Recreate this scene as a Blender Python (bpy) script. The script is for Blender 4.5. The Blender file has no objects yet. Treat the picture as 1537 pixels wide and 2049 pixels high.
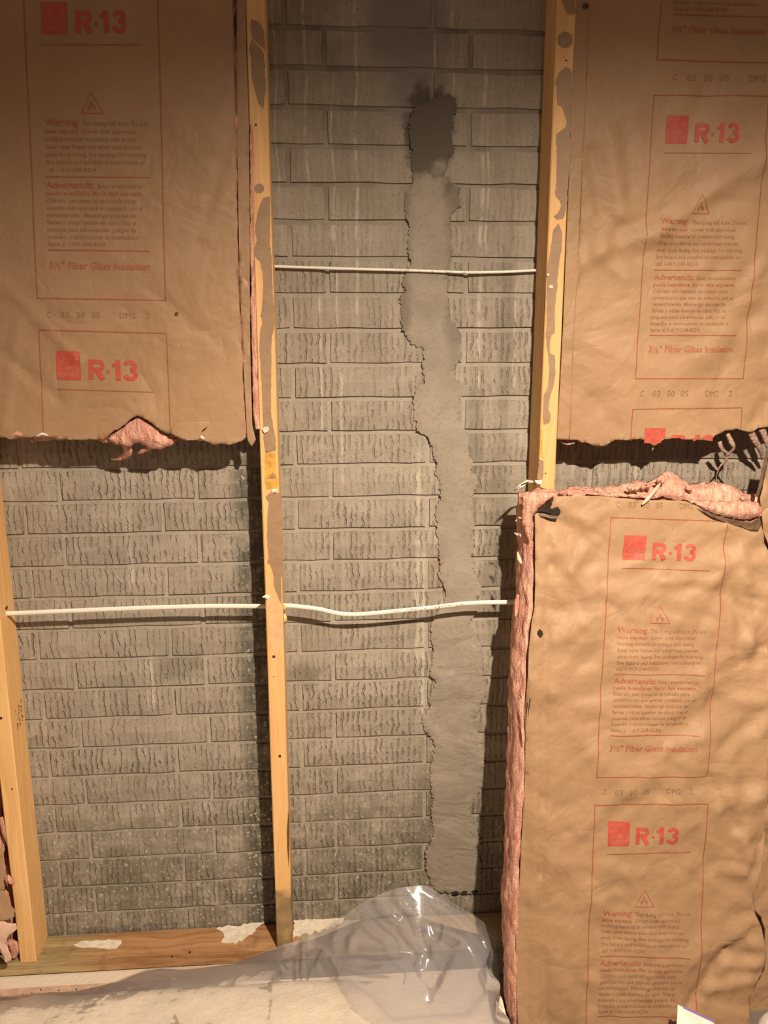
import bpy, bmesh, math, random
import numpy as np
from mathutils import Vector, Matrix, noise, geometry

random.seed(7)
rng = np.random.default_rng(11)
SC = bpy.context.scene
COL = SC.collection

# ------------------------------------------------------------------ camera
W, H, F = 1537.0, 2049.0, 1682.9
PITCH, YAW, ROLL = 0.2210, 0.0749, -0.0011
CAM = np.array([0.7122, -1.9012, 1.5493])
fw = np.array([math.sin(YAW) * math.cos(PITCH), math.cos(YAW) * math.cos(PITCH), -math.sin(PITCH)])
rt0 = np.array([math.cos(YAW), -math.sin(YAW), 0.0])
up0 = np.cross(rt0, fw)
rt = rt0 * math.cos(ROLL) + up0 * math.sin(ROLL)
up = -rt0 * math.sin(ROLL) + up0 * math.cos(ROLL)
cd = bpy.data.cameras.new('camera')
cam = bpy.data.objects.new('camera', cd)
COL.objects.link(cam)
cam.matrix_world = Matrix(((rt[0], up[0], -fw[0], CAM[0]), (rt[1], up[1], -fw[1], CAM[1]),
                           (rt[2], up[2], -fw[2], CAM[2]), (0, 0, 0, 1)))
cd.sensor_fit = 'HORIZONTAL'
cd.sensor_width = 36.0
cd.lens = F / W * 36.0
cd.clip_start = 0.02
SC.camera = cam

# ------------------------------------------------------------------ light
wd = bpy.data.worlds.new('room_air')
SC.world = wd
wd.use_nodes = True
wd.node_tree.nodes['Background'].inputs[0].default_value = (1.0, 0.67, 0.47, 1)
wd.node_tree.nodes['Background'].inputs[1].default_value = 0.215

ld = bpy.data.lights.new('recessed_downlight', 'SPOT')
ld.energy = 430
ld.color = (1.0, 0.82, 0.635)
ld.shadow_soft_size = 0.024
ld.spot_size = math.radians(150)
ld.spot_blend = 0.72
lo = bpy.data.objects.new('recessed_downlight', ld)
COL.objects.link(lo)
lo.location = (1.26, -1.75, 2.42)
lo.rotation_euler = (math.radians(6), 0, 0)

SC.view_settings.view_transform = 'Standard'
SC.view_settings.look = 'None'
SC.view_settings.gamma = 1
SC.view_settings.use_curve_mapping = False
SC.view_settings.exposure = 0.0

# ------------------------------------------------------------------ helpers: photo sight lines to points in the room
def rays(P):
    P = np.asarray(P, float).reshape(-1, 2)
    return fw[None] + rt[None] * ((P[:, 0:1] - W / 2) / F) + up[None] * ((H / 2 - P[:, 1:2]) / F)

def hit(P, D):                       # points on the vertical plane D metres in front of the wall
    d = rays(P)
    t = (-D - CAM[1]) / d[:, 1:2]
    return CAM + t * d

def hitz(P, Z):                      # points on a level plane
    d = rays(P)
    t = (Z - CAM[2]) / d[:, 2:3]
    return CAM + t * d

def project(X):
    d = np.asarray(X, float) - CAM
    z = d @ fw
    return np.stack([W / 2 + F * (d @ rt) / z, H / 2 - F * (d @ up) / z], -1)

def fr(p, sc=1.0, octv=3):
    return noise.fractal(Vector(p) * sc, 1.0, 2.0, octv)

def inside(P, poly):
    P = np.asarray(P); poly = np.asarray(poly)
    x, y = P[:, 0], P[:, 1]
    r = np.zeros(len(P), bool)
    j = len(poly) - 1
    for i in range(len(poly)):
        xi, yi = poly[i]; xj, yj = poly[j]
        c = ((yi > y) != (yj > y)) & (x < (xj - xi) * (y - yi) / (yj - yi + 1e-12) + xi)
        r ^= c
        j = i
    return r

def rough(poly, step, amp, closed=True, seed=0):     # jagged version of an outline
    rr = random.Random(seed)
    out = []
    n = len(poly)
    for i in range(n if closed else n - 1):
        a = np.array(poly[i], float); b = np.array(poly[(i + 1) % n], float)
        L = np.linalg.norm(b - a)
        k = max(1, int(L / step))
        nrm = np.array([-(b - a)[1], (b - a)[0]]) / (L + 1e-9)
        for q in range(k):
            p = a + (b - a) * q / k
            s = amp * (rr.random() - .5) * (2 if q else 0.6)
            out.append(tuple(p + nrm * s))
    if not closed:
        out.append(tuple(poly[-1]))
    return out

# ------------------------------------------------------------------ helpers: objects
def tag(o, label=None, cat=None, group=None, kind=None):
    if label: o['label'] = label
    if cat: o['category'] = cat
    if group: o['group'] = group
    if kind: o['kind'] = kind
    return o

def thing(name, loc, label, cat, group=None):
    o = bpy.data.objects.new(name, None)
    o.empty_display_size = 0.05
    o.location = loc
    COL.objects.link(o)
    return tag(o, label, cat, group)

def wloc(o):
    v = Vector((0, 0, 0))
    while o:
        v += o.location
        o = o.parent
    return v

def obj(name, verts, faces, mat, parent=None, smooth=False, base=None, label=None, kind=None):
    """One mesh object; vertices are given in room coordinates."""
    V = np.asarray(verts, float)
    b = np.array(base if base is not None else (wloc(parent) if parent else (0, 0, 0)), float)
    me = bpy.data.meshes.new(name)
    me.from_pydata([tuple(v) for v in (V - b)], [], [tuple(int(i) for i in f) for f in faces])
    if smooth:
        me.polygons.foreach_set('use_smooth', [True] * len(me.polygons))
    me.materials.append(mat)
    me.update()
    o = bpy.data.objects.new(name, me)
    COL.objects.link(o)
    if parent:
        o.parent = parent
        o.location = Vector(b) - wloc(parent)
    else:
        o.location = b
    if label: o['label'] = label
    if kind: o['kind'] = kind
    return o

def box(x0, x1, y0, y1, z0, z1):
    v = [(x, y, z) for x in (x0, x1) for y in (y0, y1) for z in (z0, z1)]
    f = [(0, 1, 3, 2), (4, 6, 7, 5), (0, 4, 5, 1), (2, 3, 7, 6), (0, 2, 6, 4), (1, 5, 7, 3)]
    return v, f

def box_grid(n, fn):                 # closed lattice box, every surface vertex placed by fn(u, v, w)
    nx, ny, nz = n
    idx = {}; V = []; Fc = []
    def vid(i, j, k):
        if (i, j, k) not in idx:
            idx[(i, j, k)] = len(V)
            V.append(fn(i / nx, j / ny, k / nz))
        return idx[(i, j, k)]
    for i in range(nx):
        for k in range(nz):
            Fc.append((vid(i, 0, k), vid(i + 1, 0, k), vid(i + 1, 0, k + 1), vid(i, 0, k + 1)))
            Fc.append((vid(i, ny, k), vid(i, ny, k + 1), vid(i + 1, ny, k + 1), vid(i + 1, ny, k)))
    for j in range(ny):
        for k in range(nz):
            Fc.append((vid(0, j, k), vid(0, j, k + 1), vid(0, j + 1, k + 1), vid(0, j + 1, k)))
            Fc.append((vid(nx, j, k), vid(nx, j + 1, k), vid(nx, j + 1, k + 1), vid(nx, j, k + 1)))
    for i in range(nx):
        for j in range(ny):
            Fc.append((vid(i, j, 0), vid(i, j + 1, 0), vid(i + 1, j + 1, 0), vid(i + 1, j, 0)))
            Fc.append((vid(i, j, nz), vid(i + 1, j, nz), vid(i + 1, j + 1, nz), vid(i, j + 1, nz)))
    return V, Fc

def tube(pts, rad, sides=8, flat=(1, 1)):
    pts = [Vector(p) for p in pts]
    V = []; Fc = []
    n = len(pts)
    for i, p in enumerate(pts):
        t = (pts[min(i + 1, n - 1)] - pts[max(i - 1, 0)]).normalized()
        a = t.cross(Vector((0, 1, 0)))
        if a.length < 1e-4: a = Vector((1, 0, 0))
        a.normalize()
        b = a.cross(t).normalized()
        r = rad[i] if hasattr(rad, '__len__') else rad
        for k in range(sides):
            g = 2 * math.pi * k / sides
            V.append(tuple(p + a * math.cos(g) * r * flat[0] + b * math.sin(g) * r * flat[1]))
    for i in range(n - 1):
        for k in range(sides):
            k2 = (k + 1) % sides
            Fc.append((i * sides + k, i * sides + k2, (i + 1) * sides + k2, (i + 1) * sides + k))
    Fc.append(tuple(range(sides - 1, -1, -1)))
    Fc.append(tuple((n - 1) * sides + k for k in range(sides)))
    return V, Fc

def smoothline(P, n=8):              # Catmull-Rom through a list of points
    P = [np.array(p, float) for p in P]
    out = []
    for i in range(len(P) - 1):
        p0, p1, p2, p3 = P[max(i - 1, 0)], P[i], P[i + 1], P[min(i + 2, len(P) - 1)]
        for k in range(n):
            t = k / n
            out.append(0.5 * ((2 * p1) + (-p0 + p2) * t + (2 * p0 - 5 * p1 + 4 * p2 - p3) * t * t + (-p0 + 3 * p1 - 3 * p2 + p3) * t ** 3))
    out.append(P[-1])
    return out

def cdt(poly, pts):
    n = len(poly)
    verts = [Vector(p) for p in poly] + [Vector(p) for p in pts]
    r = geometry.delaunay_2d_cdt(verts, [(i, (i + 1) % n) for i in range(n)], [], 0, 1e-7)
    V = np.array([tuple(v) for v in r[0]])
    Fs = np.array([tuple(f) for f in r[2] if len(f) == 3])
    c = V[Fs].mean(1)
    Fs = Fs[inside(c, poly)]
    a = V[Fs]
    cr = (a[:, 1, 0] - a[:, 0, 0]) * (a[:, 2, 1] - a[:, 0, 1]) - (a[:, 1, 1] - a[:, 0, 1]) * (a[:, 2, 0] - a[:, 0, 0])
    Fs = Fs[np.abs(cr) > 1e-12]; cr = cr[np.abs(cr) > 1e-12]
    Fs[cr < 0] = Fs[cr < 0][:, ::-1]
    return V, Fs

def slab(poly3, off):                # closed flat piece: outline in room coordinates, thickness vector off
    n = len(poly3)
    A = [np.array(p, float) for p in poly3]
    o = np.array(off, float)
    nrm = sum((np.cross(A[i], A[(i + 1) % n]) for i in range(n)), np.zeros(3))
    if np.dot(nrm, o) < 0: A = A[::-1]
    tri = geometry.tessellate_polygon([[Vector(p) for p in A]])
    V = [p + o for p in A] + A
    Fc = []
    for t in tri:
        a, b, c = t
        nn = np.cross(A[b] - A[a], A[c] - A[a])
        if np.dot(nn, o) < 0: a, c = c, a
        Fc.append((a, b, c)); Fc.append((c + n, b + n, a + n))
    for i in range(n):
        j = (i + 1) % n
        Fc.append((i, i + n, j + n, j))
    return V, Fc

# ------------------------------------------------------------------ helpers: materials
class M:
    def __init__(s, name, rough=0.8):
        s.m = bpy.data.materials.new(name); s.m.use_nodes = True
        s.t = s.m.node_tree; s.n = s.t.nodes; s.l = s.t.links
        s.b = s.n['Principled BSDF']; s.b.inputs['Roughness'].default_value = rough
        g = s.n.new('ShaderNodeNewGeometry'); s.P = g.outputs['Position']
        sp = s.n.new('ShaderNodeSeparateXYZ'); s.l.new(s.P, sp.inputs[0])
        s.x, s.y, s.z = sp.outputs
    def _in(s, sock, v):
        if hasattr(v, 'links'): s.l.new(v, sock)
        elif isinstance(v, (tuple, list)) and len(v) == 3 and sock.type == 'RGBA': sock.default_value = (*v, 1)
        else: sock.default_value = v
    def ma(s, op, a, b=0.0, c=0.0, clamp=False):
        n = s.n.new('ShaderNodeMath'); n.operation = op; n.use_clamp = clamp
        for k, v in enumerate((a, b, c)): s._in(n.inputs[k], v)
        return n.outputs[0]
    def mul(s, a, b): return s.ma('MULTIPLY', a, b)
    def add(s, a, b): return s.ma('ADD', a, b)
    def vec(s, x, y, z):
        n = s.n.new('ShaderNodeCombineXYZ')
        for k, v in enumerate((x, y, z)): s._in(n.inputs[k], v)
        return n.outputs[0]
    def noise(s, scale, detail=3, rough=0.5, dist=0.0, vec=None):
        n = s.n.new('ShaderNodeTexNoise')
        s.l.new(vec if vec is not None else s.P, n.inputs['Vector'])
        n.inputs['Scale'].default_value = scale; n.inputs['Detail'].default_value = detail
        n.inputs['Roughness'].default_value = rough; n.inputs['Distortion'].default_value = dist
        return n.outputs[0]
    def step(s, v, a, b):               # smooth ramp from a to b
        n = s.n.new('ShaderNodeMapRange'); n.interpolation_type = 'SMOOTHSTEP'
        s._in(n.inputs[0], v); n.inputs[1].default_value = a; n.inputs[2].default_value = b
        return n.outputs[0]
    def mix(s, f, a, b):
        n = s.n.new('ShaderNodeMix'); n.data_type = 'RGBA'
        s._in(n.inputs[0], f); s._in(n.inputs[6], a); s._in(n.inputs[7], b)
        return n.outputs[2]
    def bump(s, h, dist, strength=1.0, nrm=None):
        n = s.n.new('ShaderNodeBump'); n.inputs['Distance'].default_value = dist; n.inputs['Strength'].default_value = strength
        s._in(n.inputs['Height'], h)
        if nrm is not None: s.l.new(nrm, n.inputs['Normal'])
        return n.outputs[0]
    def col(s, c): s._in(s.b.inputs['Base Color'], c)
    def nor(s, n): s.l.new(n, s.b.inputs['Normal'])
    def ell(s, cx, cz, rx, rz, wob=0.0, n=None, soft=0.5):   # soft ellipse on the wall with a wobbly rim
        dx = s.mul(s.ma('SUBTRACT', s.x, cx), 1 / rx); dz = s.mul(s.ma('SUBTRACT', s.z, cz), 1 / rz)
        d = s.ma('SQRT', s.add(s.mul(dx, dx), s.mul(dz, dz)))
        if n is not None: d = s.add(d, s.mul(s.ma('SUBTRACT', n, 0.5), wob))
        return s.step(d, 1.0, 1.0 - soft)

def plain(name, c, rough=0.8, var=0.15, scale=30, bump=0.0, bscale=200):
    m = M(name, rough)
    n = m.noise(scale, 3)
    m.col(m.mix(m.step(n, .3, .7), tuple(k * (1 - var) for k in c), tuple(min(1, k * (1 + var)) for k in c)))
    if bump: m.nor(m.bump(m.noise(bscale, 3), bump))
    return m.m

CEM = (0.262, 0.232, 0.180)
def wall_colour(m, big):
    n1 = m.noise(7, 4, .6); n2 = m.noise(60, 3, .6); n3 = m.noise(220, 2)
    c = m.mix(m.step(n1, .3, .7), (0.258, 0.222, 0.176), (0.345, 0.300, 0.243))
    c = m.mix(m.mul(m.step(n2, .5, .72), .45), c, (0.345, 0.312, 0.250))
    c = m.mix(m.mul(m.step(n3, .56, .70), .5), c, (0.15, 0.13, 0.098))
    st = m.noise(1.0, 3, .6, vec=m.vec(m.mul(m.x, 85), 2.0, m.mul(m.z, 5.5)))
    c = m.mix(m.mul(m.step(st, .52, .72), .38), c, (0.42, 0.375, 0.295))
    c = m.mix(m.mul(m.step(st, .46, .30), .30), c, (0.17, 0.145, 0.108))
    n9 = m.noise(3.2, 4, .65)
    c = m.mix(m.mul(m.step(n9, .50, .68), .35), c, (0.185, 0.158, 0.115))
    # smooth bluish cement skim spread over the top of the crack
    sk = m.ma('MAXIMUM', m.ell(0.895, 2.17, 0.105, 0.19, .6, n1, .6), m.ell(0.925, 2.03, 0.085, 0.09, .5, n1, .6))
    c = m.mix(m.mul(sk, .8), c, (0.205, 0.195, 0.182))
    # mildew: edge of the left bay, foot of the wall, odd spots
    n4 = m.noise(16, 5, .65)
    g = m.mul(m.mul(m.step(m.x, 0.485, 0.535), m.step(m.x, 0.62, 0.585)), m.mul(m.step(m.z, 1.34, 1.20), m.add(m.mul(m.step(n4, .35, .55), .65), .35)))
    c = m.mix(m.mul(g, .9), c, (0.080, 0.078, 0.058))
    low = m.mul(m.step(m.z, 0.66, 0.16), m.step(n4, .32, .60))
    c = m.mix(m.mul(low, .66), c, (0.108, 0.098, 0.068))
    for (a, b, r, q) in ((0.36, .755, .075, .05), (0.66, .72, .05, .05), (1.125, 1.05, .05, .35), (0.96, .30, .05, .35), (0.20, .20, .06, .12), (1.13, 1.52, .028, .3), (1.065, 1.28, .03, .25)):
        c = m.mix(m.mul(m.ell(a, b, r, q, .9, n4, .7), .5), c, (0.115, 0.105, 0.075))
    hd = m.mul(m.ell(0.950, 1.945, .062, .115, .9, m.noise(34, 4, .65), .35), .9)
    c = m.mix(hd, c, (0.080, 0.067, 0.045))
    # rusty run beside the foot of the patch
    c = m.mix(m.mul(m.mul(m.ell(0.985, .93, .035, .13, .7, n4, .8), m.step(m.noise(25, 3), .4, .6)), .55), c, (0.25, 0.165, 0.075))
    # white salts: blooms in spots and thin runs down the wall
    n5 = m.noise(95, 3, .7)
    sp = m.mul(m.step(n5, .57, .66), m.add(m.mul(m.step(m.z, .75, .1), .9), m.mul(g, .9)))
    c = m.mix(m.mul(sp, .75), c, (0.50, 0.47, 0.40))
    wob = m.ma('SUBTRACT', m.noise(9, 3, vec=m.vec(0.0, 3.0, m.z)), .5)
    brk = m.step(m.noise(26, 3, vec=m.vec(m.mul(m.x, .6), 0, m.z)), .40, .56)
    runs = ((.692, 1.84, 2.3, .0030), (.747, 1.7, 2.05, .0022), (.797, 1.5, 2.3, .0030), (.752, 1.55, 1.8, .002), (1.000, 1.95, 2.3, .003),
            (.962, 2.06, 2.3, .0025), (.985, 1.75, 1.93, .003), (1.068, 1.4, 2.1, .004), (1.080, 1.7, 2.0, .0025), (1.15, 1.4, 1.65, .003),
            (.715, 1.3, 1.62, .0025), (.935, .75, 1.28, .006), (.948, .6, 1.05, .007), (.76, 1.2, 1.45, .003), (.63, 1.82, 2.2, .002), (.30, .65, .78, .004), (.27, .95, 1.12, .006), (1.3, 1.1, 1.3, .004), (1.45, 1.1, 1.3, .004))
    acc = None
    for (rx, z0, z1, w) in runs:
        d = m.ma('ABSOLUTE', m.ma('SUBTRACT', m.add(m.x, m.mul(wob, .022)), rx))
        k = m.mul(m.step(d, w * 1.5, w * .4), m.mul(m.step(m.z, z0 - .05, z0 + .02), m.step(m.z, z1 + .02, z1 - .03)))
        acc = k if acc is None else m.ma('MAXIMUM', acc, k)
    c = m.mix(m.mul(acc, m.add(m.mul(brk, .55), .22)), c, (0.46, 0.42, 0.335))
    return c, sk, n2, n3

def make_brick_mat():
    m = M('combed_cement_brick', .92)
    c, sk, n2, n3 = wall_colour(m, True)
    row = m.mul(m.ma('FLOOR', m.mul(m.ma('SUBTRACT', 2.1375, m.z), 1 / .07578)), 7.37)
    oi = m.n.new('ShaderNodeObjectInfo')
    rr = oi.outputs['Random']
    wob = m.ma('SUBTRACT', m.noise(1.0, 3, .6, vec=m.vec(m.mul(m.x, 26), row, m.mul(m.z, 34))), .5)
    ph = m.add(m.add(m.mul(m.x, 2 * math.pi / .0138), m.mul(row, 1.7)), m.mul(wob, 9.0))
    gro = m.step(m.ma('SINE', ph), .20, .95)
    brk = m.mul(m.step(m.noise(1.0, 3, .6, vec=m.vec(m.mul(m.x, 62), row, m.mul(m.z, 26))), .42, .60), m.step(m.z, 2.0, 1.35))
    rib = m.ma('SUBTRACT', 1.0, m.mul(gro, m.add(m.mul(brk, .88), .12)))
    soft = m.step(m.noise(5.5, 2), .30, .55)
    depth = m.mul(m.mul(m.add(m.mul(rr, .5), .5), m.ma('SUBTRACT', 1.0, m.mul(sk, .85))), m.add(m.mul(soft, .7), .3))
    h = m.add(m.mul(rib, depth), m.add(m.mul(n2, .22), m.mul(n3, .10)))
    gr = m.mul(m.mul(m.ma('SUBTRACT', 1.0, rib), depth), .38)      # shade and dirt of the combed grooves, painted in as darker colour
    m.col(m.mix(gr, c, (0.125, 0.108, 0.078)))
    m.nor(m.bump(h, .0045))
    return m.m

def make_mortar_mat():
    m = M('cement_joint', .93)
    c, sk, n2, n3 = wall_colour(m, False)
    up_ = m.mul(m.mul(m.step(m.z, 1.50, 1.85), m.ma('SUBTRACT', 1.0, sk)), m.add(m.mul(m.step(m.noise(12, 3), .35, .65), .40), .10))
    m.col(m.mix(up_, m.mix(.50, c, (0.385, 0.340, 0.272)), (0.120, 0.096, 0.068)))
    m.nor(m.bump(m.add(m.noise(50, 4, .6), m.mul(n3, .3)), .004))
    return m.m

def make_patch_mat():
    m = M('trowelled_cement', .88)
    n1 = m.noise(10, 4, .6); n2 = m.noise(130, 3)
    c = m.mix(m.step(n1, .3, .7), (0.240, 0.206, 0.161), (0.305, 0.262, 0.207))
    c = m.mix(m.mul(m.step(n2, .55, .7), .4), c, (0.165, 0.145, 0.112))
    c = m.mix(m.mul(m.step(m.z, .62, .3), .3), c, (0.19, 0.165, 0.12))
    n4 = m.noise(13, 5, .6)
    damp = m.mul(m.step(m.z, 1.775, 1.86), m.step(m.add(n4, m.mul(m.ma('SUBTRACT', m.z, 1.84), 2.2)), .44, .60))
    c = m.mix(m.mul(damp, .85), c, (0.080, 0.067, 0.045))
    rim = m.mul(m.mul(m.step(m.z, 1.40, 1.55), m.step(m.z, 1.86, 1.80)), m.step(m.ma('ABSOLUTE', m.add(m.ma('SUBTRACT', m.x, .952), m.mul(m.ma('SUBTRACT', n4, .5), .06))), .030, .055))
    c = m.mix(m.mul(rim, .5), c, (0.10, 0.086, 0.06))
    m.col(c)
    tv = m.vec(m.mul(m.add(m.x, m.mul(m.z, .8)), 6), 0, m.mul(m.z, 13))
    tr = m.noise(1.0, 3, .55, .9, vec=tv)
    lowz = m.add(m.mul(m.step(m.z, 1.0, .75), .9), .35)
    m.nor(m.bump(m.add(m.mul(m.mul(tr, lowz), .75), m.mul(n2, .12)), .010))
    return m.m

def make_wood(name, a, b, stain=False, seed=0.0):
    m = M(name, .62)
    v = m.vec(m.add(m.mul(m.x, 60), m.mul(m.noise(3, 2), 4)), m.mul(m.y, 60), m.add(m.mul(m.z, 2.2), seed))
    g = m.noise(1.0, 5, .6, .8, vec=v)
    f = m.noise(1.0, 3, .6, vec=m.vec(m.mul(m.x, 420), m.mul(m.y, 420), m.mul(m.z, 9)))
    c = m.mix(m.step(g, .3, .7), a, b)
    c = m.mix(m.mul(m.step(f, .5, .75), .25), c, tuple(k * .6 for k in a))
    if stain:
        n = m.noise(22, 4)
        w = m.mul(m.step(m.add(m.z, m.mul(m.ma('SUBTRACT', n, .5), .10)), .225, .185), m.step(m.x, .4, .45))
        c = m.mix(m.mul(w, m.add(m.mul(m.step(m.noise(30, 3), .3, .7), .3), .6)), c, (0.155, 0.115, 0.058))
    m.col(c)
    m.nor(m.bump(m.add(f, g), .0008))
    return m.m

def make_plate_wood():
    m = M('stained_pine_plate', .65)
    v = m.vec(m.add(m.mul(m.x, 3), 0), m.add(m.mul(m.y, 55), m.mul(m.noise(5, 2), 3)), m.mul(m.z, 60))
    g = m.noise(1.0, 5, .65, .8, vec=v)
    c = m.mix(m.step(g, .32, .68), (0.27, 0.125, 0.05), (0.45, 0.25, 0.115))
    c = m.mix(m.step(m.add(m.x, m.mul(m.noise(9, 3), .12)), .30, .10), c, m.mix(m.step(g, .35, .65), (0.24, 0.175, 0.075), (0.46, 0.34, 0.17)))
    c = m.mix(m.mul(m.step(m.x, .60, .66), .8), c, (0.34, 0.29, 0.18))
    c = m.mix(m.mul(m.step(m.noise(18, 4), .56, .7), .5), c, (0.13, 0.085, 0.04))
    m.col(c); m.nor(m.bump(g, .0015))
    return m.m

def make_kraft():
    m = M('kraft_paper', .58)
    n1 = m.noise(5, 4, .6); n2 = m.noise(420, 2)
    n3 = m.noise(1.0, 2, vec=m.vec(m.mul(m.x, 300), m.mul(m.y, 300), m.mul(m.z, 40)))
    c = m.mix(m.step(n1, .3, .7), (0.325, 0.198, 0.106), (0.378, 0.236, 0.130))
    c = m.mix(m.mul(m.step(n2, .5, .7), .18), c, (0.42, 0.29, 0.185))
    m.col(c)
    ridge = m.ma('ABSOLUTE', m.ma('SUBTRACT', m.noise(7.5, 3, .5, .5), .5))
    ridge2 = m.ma('ABSOLUTE', m.ma('SUBTRACT', m.noise(22, 2, .5, .3), .5))
    h = m.add(m.add(m.mul(ridge, 1.0), m.mul(ridge2, .22)), m.add(m.mul(n2, .012), m.mul(n3, .010)))
    m.nor(m.bump(h, .017, .8))
    try: m.b.inputs['Specular IOR Level'].default_value = .38
    except KeyError: pass
    return m.m

def make_fibre():
    m = M('pink_fibreglass', .95)
    s1 = m.noise(1.0, 5, .65, .8, vec=m.vec(m.mul(m.x, 95), m.mul(m.y, 95), m.mul(m.z, 16)))
    n = m.noise(14, 4)
    c = m.mix(m.step(s1, .30, .68), (0.50, 0.195, 0.140), (0.82, 0.47, 0.345))
    c = m.mix(m.mul(m.step(n, .45, .7), .5), c, (0.76, 0.43, 0.33))
    m.col(c)
    m.nor(m.bump(m.add(s1, m.mul(m.noise(260, 3), .4)), .008))
    return m.m

def make_plastic():
    m = M('clear_plastic_film', .16)
    t = m.n.new('ShaderNodeBsdfTransparent'); t.inputs[0].default_value = (.975, .975, .985, 1)
    d = m.n.new('ShaderNodeBsdfDiffuse'); d.inputs[0].default_value = (.82, .81, .87, 1)
    tl = m.n.new('ShaderNodeBsdfTranslucent'); tl.inputs[0].default_value = (.88, .86, .87, 1)
    g = m.n.new('ShaderNodeBsdfGlossy'); g.inputs[0].default_value = (1, 1, 1, 1); g.inputs['Roughness'].default_value = .17
    cl = m.noise(4.5, 3)
    a = m.n.new('ShaderNodeMixShader'); a.inputs[0].default_value = .3
    m.l.new(d.outputs[0], a.inputs[1]); m.l.new(tl.outputs[0], a.inputs[2])
    b = m.n.new('ShaderNodeMixShader')
    m._in(b.inputs[0], m.add(m.mul(cl, .12), .13))
    rf = m.n.new('ShaderNodeBsdfRefraction'); rf.inputs['Color'].default_value = (.95, .95, .97, 1); rf.inputs['IOR'].default_value = 1.0; rf.inputs['Roughness'].default_value = .55
    tr = m.n.new('ShaderNodeMixShader'); tr.inputs[0].default_value = .15
    m.l.new(t.outputs[0], tr.inputs[1]); m.l.new(rf.outputs[0], tr.inputs[2])
    m.l.new(tr.outputs[0], b.inputs[1]); m.l.new(a.outputs[0], b.inputs[2])
    lw = m.n.new('ShaderNodeFresnel'); lw.inputs[0].default_value = 1.5
    e = m.n.new('ShaderNodeMixShader')
    m._in(e.inputs[0], m.add(m.mul(lw.outputs[0], .9), .03))
    m.l.new(b.outputs[0], e.inputs[1]); m.l.new(g.outputs[0], e.inputs[2])
    bp = m.bump(m.noise(38, 3), .0012)
    for q in (d, tl, g, lw): m.l.new(bp, q.inputs['Normal'])
    m.l.new(e.outputs[0], m.n['Material Output'].inputs['Surface'])
    return m.m

def make_carpet():
    m = M('cream_carpet_pile', .95)
    n = m.noise(26, 4); n2 = m.noise(240, 3)
    c = m.mix(m.step(n, .3, .7), (0.80, 0.70, 0.54), (0.87, 0.78, 0.63))
    m.col(m.mix(m.mul(m.step(n2, .5, .7), .12), c, (0.6, 0.5, 0.37)))
    m.nor(m.bump(m.add(m.noise(70, 4), n2), .003))
    return m.m

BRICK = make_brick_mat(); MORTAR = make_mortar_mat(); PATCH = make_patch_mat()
STUD = make_wood('pine_stud', (0.66, 0.375, 0.140), (0.76, 0.47, 0.20), True, 0.0)
PLATE = make_plate_wood()
KRAFT = make_kraft(); FIBRE = make_fibre(); FILM = make_plastic(); CARPET = make_carpet()
KRAFTBACK = plain('asphalt_coated_paper_back', (0.115, 0.068, 0.036), .5, .3, 60, .001)
BLACKPAPER = plain('black_asphalt_paper', (0.022, 0.014, 0.009), .45, .3, 60, .001)
SMEAR = plain('tan_dried_adhesive', (0.300, 0.190, 0.108), .6, .06, 40, .0012, 70)
GLUE = plain('yellow_dried_glue', (0.60, 0.33, 0.06), .5, .2, 60, .002, 90)
PLASTER = plain('white_joint_compound', (0.68, 0.61, 0.50), .8, .12, 60, .002, 120)
REDPRINT = plain('red_ink', (0.440, 0.072, 0.045), .6, .10, 90)
REDLINE = plain('red_ink_line', (0.330, 0.085, 0.045), .6, .14, 140)
FADED = plain('faded_red_ink', (0.300, 0.130, 0.078), .6, .10, 120)
HEADING = plain('heading_red_ink', (0.370, 0.105, 0.060), .6, .10, 120)
GREYINK = plain('grey_dot_ink', (0.235, 0.145, 0.082), .6, .1, 120)
PALEINK = plain('pale_ink', (0.440, 0.150, 0.095), .6, .08, 90)
CABLE = M('white_cable_jacket', .35)
_d = CABLE.mul(CABLE.step(CABLE.noise(170, 3, .7), .52, .60), CABLE.mul(CABLE.step(CABLE.x, .82, .93), CABLE.step(CABLE.x, 1.08, 1.02)))
CABLE.col(CABLE.mix(CABLE.mul(_d, .75), (0.76, 0.72, 0.63), (0.25, 0.19, 0.12))); CABLE = CABLE.m
FLOORM = M('dusty_concrete_floor', .85)
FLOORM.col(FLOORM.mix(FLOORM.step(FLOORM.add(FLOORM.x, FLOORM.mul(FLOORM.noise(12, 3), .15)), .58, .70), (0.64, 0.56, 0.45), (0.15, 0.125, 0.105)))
FLOORM.nor(FLOORM.bump(FLOORM.noise(90, 3), .002)); FLOORM = FLOORM.m
TACK = plain('pinkish_plywood', (0.50, 0.33, 0.24), .8, .15, 60)
NAIL = plain('dark_steel', (0.03, 0.025, 0.02), .5, .1)
FOAM = plain('yellow_foam', (0.62, 0.45, 0.18), .8, .2, 120, .003, 150)
STAMP = plain('black_stamp_ink', (0.06, 0.045, 0.03), .7, .1)
WHITEPAPER = plain('white_paper', (0.78, 0.72, 0.64), .6, .05, 40)
PURPLE = plain('purple_print', (0.22, 0.13, 0.36), .5, .05)
BAGM = plain('white_bag_film', (0.72, 0.68, 0.66), .35, .05, 20, .004, 25)
WANE = plain('dark_bark_edge', (0.12, 0.055, 0.02), .8, .2, 120)
PALEWOOD = plain('peeled_pale_paper', (0.62, 0.40, 0.20), .65, .08, 50)

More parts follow.
